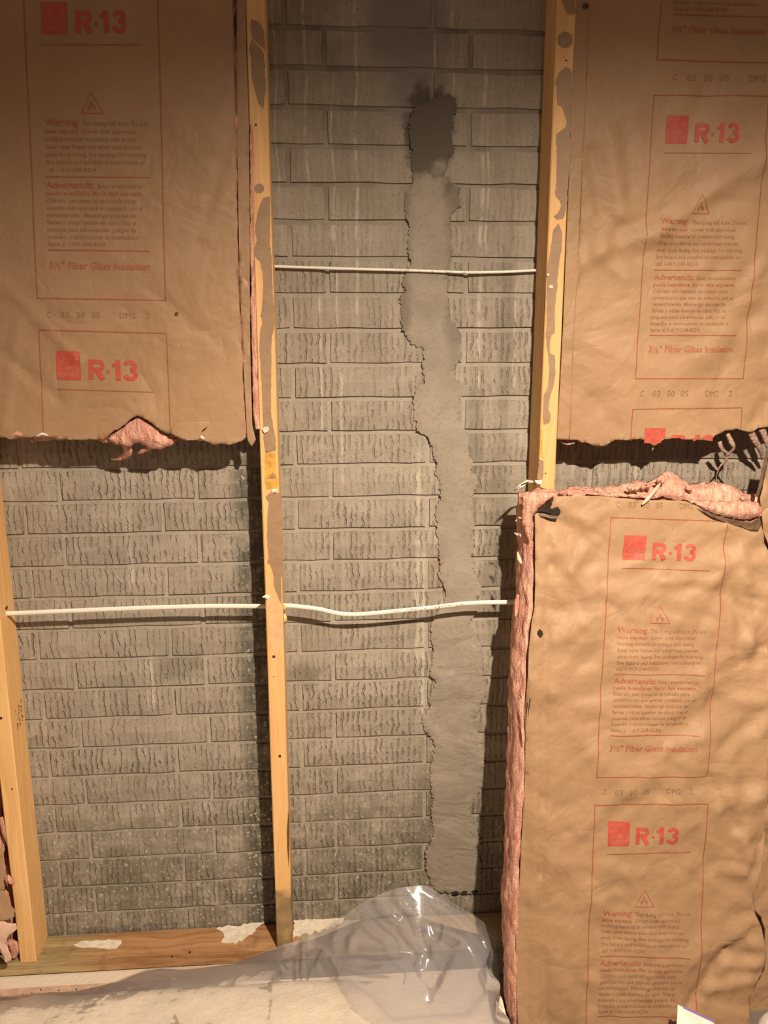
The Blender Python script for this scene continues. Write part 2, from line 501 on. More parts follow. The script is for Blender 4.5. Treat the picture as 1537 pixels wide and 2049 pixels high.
# ------------------------------------------------------------------ wall
CR, Z0, LB = 0.07578, 2.1373, 0.3048
v, f = box(-.5, 2.5, .0075, .20, -.02, 2.62)
wall = obj('wall_back', v, f, MORTAR); tag(wall, kind='structure', label='grey cement block wall cast in a combed brick pattern')
vf = box(-.5, 2.5, -1.1, .0, -.05, 0.0)
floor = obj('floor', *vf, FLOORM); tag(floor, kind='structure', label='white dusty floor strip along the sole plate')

def brick_mesh(seed, half=False):
    rr = random.Random(seed)
    Lx, Hz = LB - .0105, CR - .0115
    nx, nz = 7, 2
    V = []; Fc = []
    for k in range(nz + 1):
        for i in range(nx + 1):
            e = i in (0, nx) or k in (0, nz)
            x = -Lx / 2 + Lx * i / nx + (0 if i in (0, nx) else rr.uniform(-.006, .006))
            z = -Hz / 2 + Hz * k / nz
            if e:
                x += rr.uniform(-.0012, .0012); z += rr.uniform(-.0013, .0013)
            y = .0022 + rr.uniform(0, .001) if e else rr.uniform(-.0012, .0006)
            V.append((x, y, z))
    for k in range(nz):
        for i in range(nx):
            a = k * (nx + 1) + i
            Fc.append((a, a + 1, a + nx + 2, a + nx + 1))
    rim = [i for i in range(nx + 1)] + [(k + 1) * (nx + 1) - 1 for k in range(1, nz + 1)] + [nz * (nx + 1) + i for i in range(nx - 1, -1, -1)] + [k * (nx + 1) for k in range(nz - 1, 0, -1)]
    b0 = len(V)
    for r in rim:
        V.append((V[r][0] * 1.004, .016, V[r][2] * 1.01))
    n = len(rim)
    for q in range(n):
        Fc.append((rim[q], b0 + q, b0 + (q + 1) % n, rim[(q + 1) % n]))
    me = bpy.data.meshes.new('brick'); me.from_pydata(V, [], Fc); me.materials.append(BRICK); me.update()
    return me
BM = [brick_mesh(s) for s in range(9)]

HIDE = [[(-400, -400), (475, -400), (475, 850), (-400, 850)], [(1160, -400), (2200, -400), (2200, 835), (1160, 835)],
        [(1085, 1035), (2200, 1035), (2200, 3000), (1085, 3000)]]
nb = 0
for k in range(-2, 30):
    zc = Z0 - k * CR + (CR - .0) / 2 - .0 + .0005
    zc = Z0 - k * CR + CR / 2 + .003
    if zc - CR / 2 < -.01: continue
    par = .348 if k % 2 == 0 else .428
    for i in range(-3, 6):
        xc = par + (i + .5) * LB
        q = project([(xc - LB / 2, 0, zc), (xc + LB / 2, 0, zc), (xc - LB / 2, 0, zc - CR / 2), (xc + LB / 2, 0, zc + CR / 2)])
        if q[:, 0].max() < -40 or q[:, 0].min() > W + 40 or q[:, 1].max() < -30 or q[:, 1].min() > H: continue
        if any(inside(q, h).all() for h in HIDE): continue
        o = bpy.data.objects.new('brick', random.choice(BM))
        COL.objects.link(o)
        o.parent = wall
        o.location = (xc, random.uniform(-.0006, .0006), zc)
        o.rotation_euler = (0, random.uniform(-.004, .004), random.uniform(-.003, .003))
        nb += 1

# crack repair
PL = [(835, 209), (828, 219), (821, 237), (817, 264), (821, 291), (828, 300), (821, 314), (823, 337), (827, 360), (812, 387), (810, 410), (812, 433), (821, 455), (817, 474), (814, 496), (823, 524), (812, 545), (803, 565), (813, 582), (800, 597), (802, 618), (804, 660), (815, 677), (826, 690), (847, 696), (849, 711), (847, 723), (845, 736), (851, 766), (838, 774), (828, 791), (826, 804), (830, 821), (828, 842), (836, 846), (834, 863), (855, 873), (866, 897), (868, 918), (876, 930), (870, 947), (880, 964), (883, 1002), (872, 1015), (872, 1036), (876, 1049), (874, 1070), (880, 1091), (878, 1117), (881, 1127), (877, 1151), (886, 1170), (892, 1190), (886, 1217), (871, 1233), (863, 1252), (863, 1276), (869, 1299), (865, 1322), (861, 1354), (875, 1365), (861, 1389), (861, 1416), (843, 1443), (851, 1463), (865, 1479), (871, 1494), (863, 1529), (861, 1561), (867, 1600), (863, 1627), (867, 1658), (864, 1685), (852, 1710), (854, 1748), (868, 1777), (881, 1786)]
PR = [(900, 188), (914, 200), (914, 223), (908, 228), (905, 273), (910, 305), (898, 319), (892, 346), (901, 364), (924, 378), (919, 396), (924, 414), (910, 423), (901, 437), (905, 460), (901, 483), (905, 505), (901, 533), (894, 555), (891, 567), (897, 592), (900, 609), (895, 635), (912, 647), (919, 664), (916, 685), (925, 706), (923, 719), (910, 736), (906, 749), (912, 761), (923, 770), (925, 787), (919, 799), (921, 821), (916, 842), (927, 854), (936, 871), (936, 901), (946, 922), (942, 943), (952, 952), (957, 969), (948, 981), (946, 1007), (944, 1028), (952, 1049), (946, 1070), (948, 1095), (944, 1117), (951, 1123), (947, 1143), (957, 1166), (965, 1182), (953, 1201), (955, 1225), (941, 1240), (949, 1268), (961, 1287), (966, 1311), (966, 1334), (965, 1358), (972, 1381), (965, 1404), (957, 1412), (959, 1424), (949, 1443), (953, 1463), (968, 1475), (966, 1498), (968, 1522), (965, 1553), (965, 1576), (955, 1592), (947, 1600), (941, 1619), (943, 1630), (953, 1663), (964, 1685), (953, 1697), (962, 1727), (964, 1760), (964, 1790)]
def wall_patch():
    px = [(850, 205), (868, 194)] + []
    poly = PL[::-1] + px + PR
    w = hit(poly, 0.004)[:, [0, 2]]
    poly = rough([tuple(p) for p in w], .004, .0032, seed=5)
    P = np.array(poly)
    lo_, hi_ = P.min(0), P.max(0)
    s = .009
    g = np.array([(x + (random.random() - .5) * s * .6, z + (random.random() - .5) * s * .6) for x in np.arange(lo_[0], hi_[0], s) for z in np.arange(lo_[1], hi_[1], s)])
    g = g[inside(g, poly)]
    V, Fs = cdt(poly, g)
    n = len(V)
    edge = set()
    from collections import Counter
    ec = Counter()
    for t in Fs:
        for a, b in ((0, 1), (1, 2), (2, 0)): ec[tuple(sorted((t[a], t[b])))] += 1
    bd = {e for e, c in ec.items() if c == 1}
    bv = {i for e in bd for i in e}
    Y = []
    for i, (x, z) in enumerate(V):
        q = fr((x, 0, z), 9, 3) * .0016
        if z < 1.0:                                 # overlapping trowel strokes on the lower half
            t = (z * 7 + x * 5 + .8 * fr((x, 3, z), 6, 2)) % 1.0
            q += (.0026 * t - .0012) * min(1, (1.0 - z) * 4)
        Y.append(-.0045 - q if i not in bv else -.0028 - max(0, q) * .5)
    V3 = [(x, y, z) for (x, z), y in zip(V, Y)]
    Fc = [tuple(t) for t in Fs]
    back = {i: n + j for j, i in enumerate(sorted(bv))}
    V3 += [(V[i][0], .010, V[i][1]) for i in sorted(bv)]
    for t in Fs:
        for a, b in ((0, 1), (1, 2), (2, 0)):
            if tuple(sorted((t[a], t[b]))) in bd: Fc.append((t[b], t[a], back[t[a]], back[t[b]]))
    o = obj('crack_patch', V3, Fc, PATCH, wall, smooth=True, label='trowelled grey cement repair running down a crack')
    md = o.modifiers.new('e', 'EDGE_SPLIT'); md.split_angle = math.radians(45)
wall_patch()

for (x, y, r) in ((912, 1787, 4.5), (930, 1786, 4), (950, 1785, 4.5), (878, 1789, 3.5)):
    p = hit(rough(disc0 := [(x + 1.5 * r * math.cos(k * .7854), y + .7 * r * math.sin(k * .7854)) for k in range(8)], 3, .8, seed=x), .0062)
    v, f = slab(p, (0, .0012, 0))
    obj('weep_gap', v, f, plain('black_gap', (.012, .010, .008), .9), wall, label='small black gap under the crack repair')
# ------------------------------------------------------------------ studs
DF, DB = .0932, .0042                 # front and back face of the framing
def stud(x0, label, z0=.0405, z1=2.60, xs=.0381, twist=0.0):
    t = thing('stud', (x0 + xs / 2, -(DF + DB) / 2, z0), label, 'stud')
    n = 14
    b = .0022
    prof = [(x0 + b, -DF), (x0 + xs - b, -DF), (x0 + xs, -DF + b), (x0 + xs, -DB), (x0, -DB), (x0, -DF + b)]
    V = []; Fc = []
    for k in range(n + 1):
        z = z0 + (z1 - z0) * k / n
        for (x, y) in prof: V.append((x + .0004 * math.sin(k * 1.7), y, z))
    m = len(prof)
    for k in range(n):
        for i in range(m):
            j = (i + 1) % m
            Fc.append((k * m + i, k * m + j, (k + 1) * m + j, (k + 1) * m + i))
    Fc.append(tuple(range(m - 1, -1, -1))); Fc.append(tuple(n * m + i for i in range(m)))
    obj('timber', V, Fc, STUD, t)
    return t

def piece(name, px, parent, mat, D=DF, th=.0009, label=None, jag=0.0, step=6, seed=1):
    if jag: px = rough(px, step, jag, seed=seed)
    p = hit(px, D - .0001)
    v, f = slab(p, (0, -th, 0))
    return obj(name, v, f, mat, parent, label=label)

def disc(c, r, n=14, sx=1.0):
    return [(c[0] + sx * r * math.cos(2 * math.pi * k / n), c[1] + r * math.sin(2 * math.pi * k / n)) for k in range(n)]

XM, XR, XL = .6191, 1.2300, .0014
sL = stud(XL - .0381, 'pine stud at the left edge with a black grade stamp')
sM = stud(XM - .0381, 'pine stud between the two open bays, with tan glue down its front')
sR = stud(XR - .0381, 'pine stud above the lower insulation batt, smeared with tan glue')
sm = 'dried tan adhesive smear'
piece('adhesive_smear', [(502, 39), (514, 42), (522, 51), (528, 63), (529, 79), (531, 100), (521, 91), (511, 82), (503, 72)], sM, SMEAR, th=.0016, label=sm, jag=1.2)
piece('adhesive_smear', [(503, 79), (511, 86), (521, 97), (528, 108), (530, 127), (532, 165), (532, 188), (528, 203), (526, 220), (519, 209), (509, 175), (504, 152), (503, 121), (498, 95)], sM, SMEAR, label=sm, jag=1.2)
piece('adhesive_smear', disc((519, 377), 9.8), sM, SMEAR, label='round dab of tan adhesive')
piece('adhesive_smear', [(540, 394), (527, 396), (521, 407), (516, 424), (512, 445), (511, 467), (514, 481), (510, 496), (512, 515), (520, 522), (525.5, 543), (527, 573), (525, 603), (523, 626), (525, 648), (520, 671), (520, 706), (522, 739), (525, 797), (527, 852), (527, 860), (529, 891), (531, 905), (552, 901), (552, 881), (548, 860), (542, 822), (543, 755), (544, 673), (549, 654), (549, 623), (547, 598), (545, 556), (544, 513), (540, 490), (541, 435)], sM, SMEAR, label=sm, jag=.8)
piece('adhesive_smear', [(541, 985), (560, 986.5), (565, 996), (566, 1045), (567, 1086), (566, 1119), (565, 1147), (562, 1160), (564, 1209), (556, 1192), (548, 1168), (547, 1147), (541, 1129), (535, 1125), (538, 1112), (535, 1076), (536, 1024), (539, 1004), (532, 994)], sM, SMEAR, th=.0014, label=sm, jag=.8)
piece('glue_smear', [(532, 903), (551, 905), (553, 925), (552, 948), (558, 962), (557, 978), (532, 978), (531, 940)], sM, GLUE, label='yellow dried glue smear', jag=1.5)
piece('adhesive_smear', [(536, 956), (546, 946), (552, 953), (549, 958)], sM, SMEAR, th=.0018, label='small grey scrap of adhesive')
piece('plaster_blob', [(525, 858), (529, 854), (537, 854), (539, 859), (535, 864), (529, 866)], sM, PLASTER, th=.005, label='white blob of joint compound')
piece('plaster_blob', [(543, 978), (556, 978), (556, 983), (545, 984)], sM, PLASTER, th=.002, label='white smear of joint compound')
piece('peeled_paper', [(536, 1190), (548, 1188), (556, 1198), (563, 1215), (566, 1240), (567, 1275), (560, 1300), (552, 1310), (541, 1290), (538, 1245)], sM, PALEWOOD, th=.0007, label='pale strip of torn paper left on the wood', jag=.8)
v, f = tube([hit([(538, 1196)], DF + .002)[0], hit([(531, 1193)], DF + .006)[0], hit([(525, 1195)], DF + .010)[0]], [.006, .004, .0008], 6, (1, .25))
obj('paper_curl', v, f, WHITEPAPER, sM, label='small white curl of torn paper')
piece('wane', [(577, 1622), (579, 1640), (579, 1700), (578, 1738), (575, 1700), (574, 1665)], sM, WANE, th=.0004, label='dark bark edge')
for (x, y, r) in ((512, 250, 2.6), (548, 1314, 3.2), (560, 1513, 3), (547, 967, 1.6), (550, 987, 1.5), (523, 632, 1.6), (548, 1354, 1.3), (517, 517, 3.0)):
    piece('nail_hole', disc((x, y), r, 8), sM, NAIL, th=.0002 if y != 987 else .0017)
def blob(c, r, mat, parent, name, seed=0, sq=(1, 1, 1), label=None, n=6, amp=.35):
    bm = bmesh.new(); bmesh.ops.create_icosphere(bm, subdivisions=3 if n > 6 else 2, radius=1)
    V = []
    for q in bm.verts:
        d = 1 + amp * fr(tuple(q.co * 1.6 + Vector((seed, 0, 0))), 1, 3)
        V.append((c[0] + q.co.x * r * sq[0] * d, c[1] + q.co.y * r * sq[1] * d, c[2] + q.co.z * r * sq[2] * d))
    Fc = [tuple(w.index for w in fc.verts) for fc in bm.faces]; bm.free()
    return obj(name, V, Fc, mat, parent, smooth=True, label=label)
blob((XM + .002, -.049, .913), .009, FOAM, sM, 'foam_sealant', 3, (.6, 1, 1), 'yellow foam above the cable hole')
blob((XM + .002, -.049, .884), .009, FOAM, sM, 'foam_sealant', 8, (.6, 1, 1.3), 'yellow foam below the cable hole')

piece('adhesive_smear', [(1125, 0), (1127, -40), (1153, -40), (1152, 0), (1151, 26), (1145, 30), (1135, 27), (1130, 17)], sR, SMEAR, label=sm, jag=.8)
piece('adhesive_smear', disc((1130.5, 80), 16.5, 18, .93), sR, SMEAR, label='round dab of tan adhesive')
piece('adhesive_smear', [(1131, 134), (1140, 137), (1144, 145), (1144, 187), (1142, 234), (1140, 320), (1138, 351), (1135, 402), (1132, 423), (1127, 437), (1115, 440), (1108, 433), (1118.5, 423), (1123, 411), (1120, 401), (1112.5, 393), (1110, 383), (1113, 377), (1114, 317), (1115, 295), (1112, 286), (1113, 269), (1132, 255), (1134, 244), (1129, 227), (1123, 212), (1115, 209), (1114, 195), (1114, 173), (1110.5, 167), (1113, 159), (1118, 145)], sR, SMEAR, label=sm, jag=.8)
piece('adhesive_smear', [(1117, 447), (1120, 452), (1125, 466), (1124, 496), (1118.5, 530), (1114, 582), (1110, 616), (1110, 650), (1110, 666), (1103, 670), (1100.5, 682), (1100, 706), (1110, 711), (1112, 745), (1108.5, 770), (1100, 798), (1097, 818), (1102, 829), (1100, 846), (1088, 850), (1086, 830), (1089, 788), (1097, 773), (1099, 737), (1096, 701), (1094, 694), (1092, 666), (1094, 641), (1095, 556), (1097, 525), (1103, 488), (1108, 459)], sR, SMEAR, label=sm, jag=.8)
piece('adhesive_smear', [(1079, 918), (1088, 922), (1087, 956), (1082, 963), (1075, 958)], sR, SMEAR, label=sm, jag=.8)
piece('glue_smear', [(1082, 860), (1086, 858), (1085, 900), (1088, 916), (1080, 914), (1080, 890)], sR, GLUE, label='thin yellow dried glue line')
for (x, y, r) in ((1128, 115, 1.2), (1092, 947, 1.6), (1133, 121, 2.2)):
    piece('nail_hole', disc((x, y), r, 8), sR, NAIL, th=.0002)
piece('plaster_blob', disc((1102, 574), 3.4, 8, 1.2), sR, PLASTER, th=.003, label='tiny white spatter')
piece('plaster_blob', disc((1096, 550), 2.6, 8, 1.2), sR, PLASTER, th=.003, label='tiny white spatter')
# split along the front arris of the right stud
def side_piece(name, yz, x, parent, mat, th, label=None):
    v, f = slab([(x, y, z) for y, z in yz], (th, 0, 0))
    return obj(name, v, f, mat, parent, label=label)
zz = hit([(1091, 592), (1091, 612)], DF)[:, 2]
side_piece('split', [(-DF + .001, zz[0] + .012), (-DF + .007, zz[0]), (-DF + .006, zz[1] - .004), (-DF + .001, zz[1] - .018)], XR - .0381, sR, NAIL, -.0004)
# grade stamp on the side of the left stud (worn, not legible): rows of short strokes
def stamp():
    V = []; Fc = []
    rr = random.Random(3)
    zt = hit([(35, 1415)], .05)[0, 2]
    for row in range(3):
        y0 = -.062 + row * .016
        for k in range(5):
            z = zt - .004 - k * .011 + row * .004
            for q in range(3):
                yy = y0 + rr.uniform(0, .008); z2 = z - rr.uniform(0, .008)
                w, h = rr.choice(((.0075, .0016), (.0016, .006)))
                if row == 0 and k < 3 and q: continue
                n = len(V)
                V += [(XL + .0005, yy, z2), (XL + .0005, yy + w, z2), (XL + .0005, yy + w, z2 + h), (XL + .0005, yy, z2 + h)]
                Fc.append((n, n + 1, n + 2, n + 3))
    obj('grade_stamp', V, Fc, STAMP, sL, label='worn black grade stamp')
stamp()
for (x, y, r) in ((2, 1437, 3), (24, 1579, 2)):
    piece('nail_hole', disc((x, y), r, 8), sL, NAIL, th=.0002)
side_piece('cable_hole', [(-.056, .930), (-.044, .931), (-.042, .924), (-.050, .922), (-.057, .925)], XL, sL, NAIL, .0005)

# ------------------------------------------------------------------ sole plate
pl = thing('sole_plate', (.6, -.05, .003), 'long pine sole plate lying on the floor under the studs', 'timber')
v, f = box_grid((60, 4, 2), lambda a, b, c: (-.42 + 2.6 * a, -DF - .0004 + (DF - DB) * b, .006 + .0345 * c - (.0015 if c == 1 and b in (0, 1) else 0)))
obj('timber', v, f, PLATE, pl)
def flat(name, px, Z, parent, mat, th=.0015, jag=2.0, label=None, seed=2):
    p = hitz(rough(px, 6, jag, seed=seed), Z)
    v, f = slab(p, (0, 0, th))
    return obj(name, v, f, mat, parent, label=label)
flat('plaster_splat', [(146, 1890), (175, 1883), (242, 1881), (244, 1888), (233, 1898), (189, 1897), (157, 1895)], .0405, pl, PLASTER, label='white joint compound splat')
flat('plaster_splat', [(433, 1860), (470, 1853), (520, 1847), (530, 1848), (510, 1863), (492, 1877), (484, 1885), (459, 1888), (443, 1886), (450, 1874)], .0405, pl, PLASTER, jag=4, label='white joint compound splat', seed=4)
flat('plaster_splat', [(586, 1842), (620, 1836), (690, 1833), (680, 1850), (600, 1874), (586, 1878)], .0405, pl, PLASTER, jag=4, label='greenish white joint compound splat', seed=5)
for (x, y) in ((344, 1914), (380, 1905)):
    piece('nail_hole', disc((x, y), 2.2, 8), pl, NAIL, D=DF + .0006, th=.0002)

# ------------------------------------------------------------------ electrical cables
def cable(px, D, r, fl, label, ext=None):
    pts = [tuple(p) for p in smoothline([hit([q], d)[0] for q, d in zip(px, D)], 8)]
    if ext: pts = [ext[0]] * (ext[0] is not None) + pts + [ext[1]] * (ext[1] is not None)
    v, f = tube(pts, r, 10, fl)
    o = obj('electrical_cable', v, f, CABLE, None, smooth=True, base=tuple(np.mean(np.array(pts), 0)))
    tag(o, label, 'cable', 'white cables across the bays')
z12 = lambda p: p
cable([(505, 531), (553, 533), (640, 536), (740, 539), (820, 541), (900, 544), (950, 545), (1010, 544), (1072, 541), (1095, 541)], [.011] * 10, .0030, (1, .8), 'thin white cable strung across the middle bay high up against the wall')
cable([(-15, 1229), (11, 1228), (80, 1225), (150, 1222), (300, 1216), (420, 1213), (537, 1213), (577, 1212), (610, 1215), (640, 1219), (665, 1225), (690, 1229), (720, 1229), (760, 1226), (860, 1216), (940, 1207), (1020, 1205), (1060, 1204)], [.052] * 18, .0054, (1, .5), 'white flat cable threaded through the left and middle studs at waist height')

# ------------------------------------------------------------------ kraft paper sheets
class Sheet:
    def __init__(s, P0, B, seed, nf, amp, wid, aspan, bspan, pillow=0.0, wave=.0015, Ls=(.03, .13)):
        s.O = np.array(P0, float); s.A = np.array([1.0, 0, 0]); B = np.array(B, float); s.B = B / np.linalg.norm(B)
        s.N = np.cross(s.A, s.B)
        r = np.random.default_rng(seed)
        s.c = np.stack([r.uniform(*aspan, nf), r.uniform(*bspan, nf)], -1)
        th = r.uniform(0, math.pi, nf)
        s.d = np.stack([np.cos(th), np.sin(th)], -1)
        s.L = r.uniform(*Ls, nf); s.w = r.uniform(wid * .4, wid * 1.5, nf)
        s.a = r.uniform(.3, 1, nf) * np.where(r.random(nf) < .55, 1, -1) * amp * (s.w / wid)
        s.seg = []; s.pillow = pillow; s.asp = aspan; s.wave = wave; s.ph = r.uniform(0, 6, 6); s.extra = None
        s.mask = None
    def px(s, P):
        d = rays(P); t = ((s.O - CAM) @ s.N) / (d @ s.N)
        X = CAM + t[:, None] * d - s.O
        return np.stack([X @ s.A, X @ s.B], -1)
    def fold(s, p1, p2, amp, w): s.seg.append((*s.px([p1, p2]), amp, w))
    def h(s, ab):
        ab = np.asarray(ab, float); h = np.zeros(len(ab))
        for c, d, L, w, a in zip(s.c, s.d, s.L, s.w, s.a):
            q = ab - c; t = q @ d; n = q[:, 0] * -d[1] + q[:, 1] * d[0]
            n = n + .12 * t * t / L
            h += a * np.clip(1 - np.abs(n) / w, 0, 1) * np.exp(-(t / L) ** 2)
        if s.mask is not None: h *= s.mask(ab)
        for p, q, a, w in s.seg:
            L = np.linalg.norm(q - p); d = (q - p) / L
            r = ab - p; t = r @ d; n = np.abs(r[:, 0] * -d[1] + r[:, 1] * d[0])
            k = np.clip(np.minimum(t, L - t) / (.12 * L) + 1, 0, 1)
            h += a * np.clip(1 - n / w, 0, 1) * k
        x, y = ab[:, 0], ab[:, 1]; f = s.ph
        h += s.wave * (np.sin(9 * x + 5 * y + f[0]) + np.sin(17 * y - 7 * x + f[1]) + .7 * np.sin(25 * x + 14 * y + f[2]) + .5 * np.sin(41 * y + 16 * x + f[3]))
        u = np.clip((x - s.asp[0]) / (s.asp[1] - s.asp[0]), 0, 1)
        h += s.pillow * np.sqrt(np.clip(1 - (2 * u - 1) ** 2, 0, 1))
        if s.extra is not None: h += s.extra(ab)
        return h
    def pt(s, ab, off=0.0):
        ab = np.asarray(ab, float)
        return s.O + ab[:, :1] * s.A + ab[:, 1:2] * s.B + (s.h(ab) + off)[:, None] * s.N
    def build(s, name, poly_px, mat, parent, sp=.008, label=None, off=0.0, th=.0006):
        poly = s.px(poly_px); s.poly = poly
        lo_, hi_ = poly.min(0), poly.max(0)
        r = np.random.default_rng(3)
        g = np.stack(np.meshgrid(np.arange(lo_[0], hi_[0], sp), np.arange(lo_[1], hi_[1], sp)), -1).reshape(-1, 2)
        g = g + r.uniform(-.3, .3, g.shape) * sp
        g = g[inside(g, poly)]
        V, Fs = cdt([tuple(p) for p in poly], [tuple(p) for p in g])
        o = obj(name, s.pt(V, off), Fs, mat, parent, smooth=True, label=label)
        md = o.modifiers.new('thickness', 'SOLIDIFY'); md.thickness = th; md.offset = -1
        return o

FONT_CACHE = {}
def glyphs(text, off=0.0, res=2):
    key = (text, off, res)
    if key not in FONT_CACHE:
        cu = bpy.data.curves.new('t', 'FONT'); cu.body = text; cu.offset = off; cu.resolution_u = res; cu.fill_mode = 'FRONT'
        o = bpy.data.objects.new('t', cu); COL.objects.link(o)
        dg = bpy.context.evaluated_depsgraph_get(); dg.update()
        me = o.evaluated_get(dg).to_mesh()
        V = np.array([v.co[:2] for v in me.vertices]).reshape(-1, 2); Fs = [tuple(p.vertices) for p in me.polygons]
        o.evaluated_get(dg).to_mesh_clear(); bpy.data.objects.remove(o); bpy.data.curves.remove(cu)
        FONT_CACHE[key] = (V, Fs)
    V, Fs = FONT_CACHE[key]
    return V.copy(), Fs

def cut_grid(V, Fs, step):            # cut flat print into small facets so that it lies on the creased paper
    bm = bmesh.new()
    bv = [bm.verts.new((p[0], p[1], 0)) for p in V]
    for t in Fs:
        try: bm.faces.new([bv[i] for i in t])
        except ValueError: pass
    lo_, hi_ = V.min(0), V.max(0)
    for ax in (0, 1):
        for c in np.arange(lo_[ax] + step / 2, hi_[ax], step):
            no = (1, 0, 0) if ax == 0 else (0, 1, 0); co = (c, 0, 0) if ax == 0 else (0, c, 0)
            bmesh.ops.bisect_plane(bm, geom=bm.verts[:] + bm.edges[:] + bm.faces[:], plane_co=co, plane_no=no)
    bm.verts.index_update()
    V2 = np.array([v.co[:2] for v in bm.verts]); F2 = [tuple(v.index for v in fc.verts) for fc in bm.faces]
    bm.free()
    return V2, F2

class Print:
    """Gathers flat print in panel units (u to the right, v down, both 0..1) and lays it on a sheet."""
    def __init__(s, sheet, corners, parent):
        s.s = sheet; s.q = sheet.px(corners); s.par = parent; s.buf = {}
        s.w = np.linalg.norm(s.q[1] - s.q[0]); s.hh = np.linalg.norm(s.q[3] - s.q[0])
    def map(s, uv):
        u, v = uv[:, :1], uv[:, 1:2]; tl, tr, br, bl = s.q
        return tl * (1 - u) * (1 - v) + tr * u * (1 - v) + br * u * v + bl * (1 - u) * v
    def put(s, name, uv, Fs, mat, off=.0009):
        b = s.buf.setdefault((name, mat.name), [[], [], mat, off, 0])
        b[0].append(np.asarray(uv, float)); b[1] += [tuple(i + b[4] for i in t) for t in Fs]; b[4] += len(uv)
    def text(s, name, body, u0, u1, vbase, vh, mat, bold=0.0, res=2, off=.0009):
        V, Fs = glyphs(body, bold, res)
        if not len(V): return
        wd_ = V[:, 0].max() - V[:, 0].min()
        V[:, 0] = u0 + (V[:, 0] - V[:, 0].min()) / wd_ * (u1 - u0)
        V[:, 1] = vbase - V[:, 1] / .72 * vh
        s.put(name, V, [t[::-1] for t in Fs], mat, off)
    def strip(s, name, p, q, w, mat, off=.0009):
        p = np.array(p, float); q = np.array(q, float); asp = np.array([s.w, s.hh])
        d = (q - p) * asp; d /= np.linalg.norm(d); n = np.array([-d[1], d[0]]) * w / 2 / asp
        e = d * w / 2 / asp
        s.put(name, [p - n - e, q - n + e, q + n + e, p + n - e], [(0, 1, 2, 3)], mat, off)
    def stroke(s, name, pts, u0, vb, vh, wt, mat=None, off=.0009):
        P = np.array(pts, float); k = vh * s.hh / s.w
        T = np.gradient(P, axis=0); T /= np.linalg.norm(T, axis=1, keepdims=True)
        N = np.stack([-T[:, 1], T[:, 0]], -1) * wt / 2
        V = np.concatenate([P + N, P - N]); n = len(P)
        uv = np.stack([u0 + V[:, 0] * k, vb - V[:, 1] * vh], -1)
        s.put(name, uv, [(i, i + 1, n + i + 1, n + i) for i in range(n - 1)], mat or REDPRINT, off)
    def done(s, step=.011):
        for (name, mn), (uv, Fs, mat, off, n) in s.buf.items():
            V = s.map(np.concatenate(uv))
            if name in ('frame', 'rule', 'logo', 'heading_print', 'logo_lettering', 'warning_triangle'): V, Fs = cut_grid(V, Fs, step)
            c = np.array([V[list(t)].mean(0) for t in Fs])
            ok = inside(c, s.s.poly)
            Fs = [t for t, k in zip(Fs, ok) if k]
            if not Fs: continue
            used = sorted({i for t in Fs for i in t}); mp = {a: b for b, a in enumerate(used)}
            X = s.s.pt(V[used], off)
            Fs = [tuple(mp[i] for i in t) for t in Fs]
            a = X[[t[0] for t in Fs]]; b = X[[t[1] for t in Fs]]; c = X[[t[2] for t in Fs]]
            fl = (np.cross(b - a, c - a) @ s.s.N) < 0
            Fs = [t[::-1] if k else t for t, k in zip(Fs, fl)]
            obj(name, X, Fs, mat, s.par, kind='stuff' if name not in ('frame', 'logo') else None)

WARN = ['Warning: This facing will burn. Do not', 'leave exposed. Cover with approved', 'building material in contact with facing.', 'Keep open flames and other heat sources', 'away from facing. See package for warning,', 'fire hazard and installation instructions or', 'call 1-419-248-8234.']
ADV = ['Advertencia: Este revestimiento', 'puede incendiarse. No lo deje expuesto.', 'Cúbralo con material aprobado para', 'construcción que esté en contacto con el', 'revestimiento. Mantenga alejadas las', 'llamas y otras fuentes de calor. Vea el', 'paquete para advertencias, peligro de', 'incendio, e instrucciones de instalación o', 'llame al 1-419-248-8234.']
WW = [.88, .72, .80, .84, .90, .88, .45]; AW = [.84, .84, .76, .82, .76, .76, .76, .78, .50]

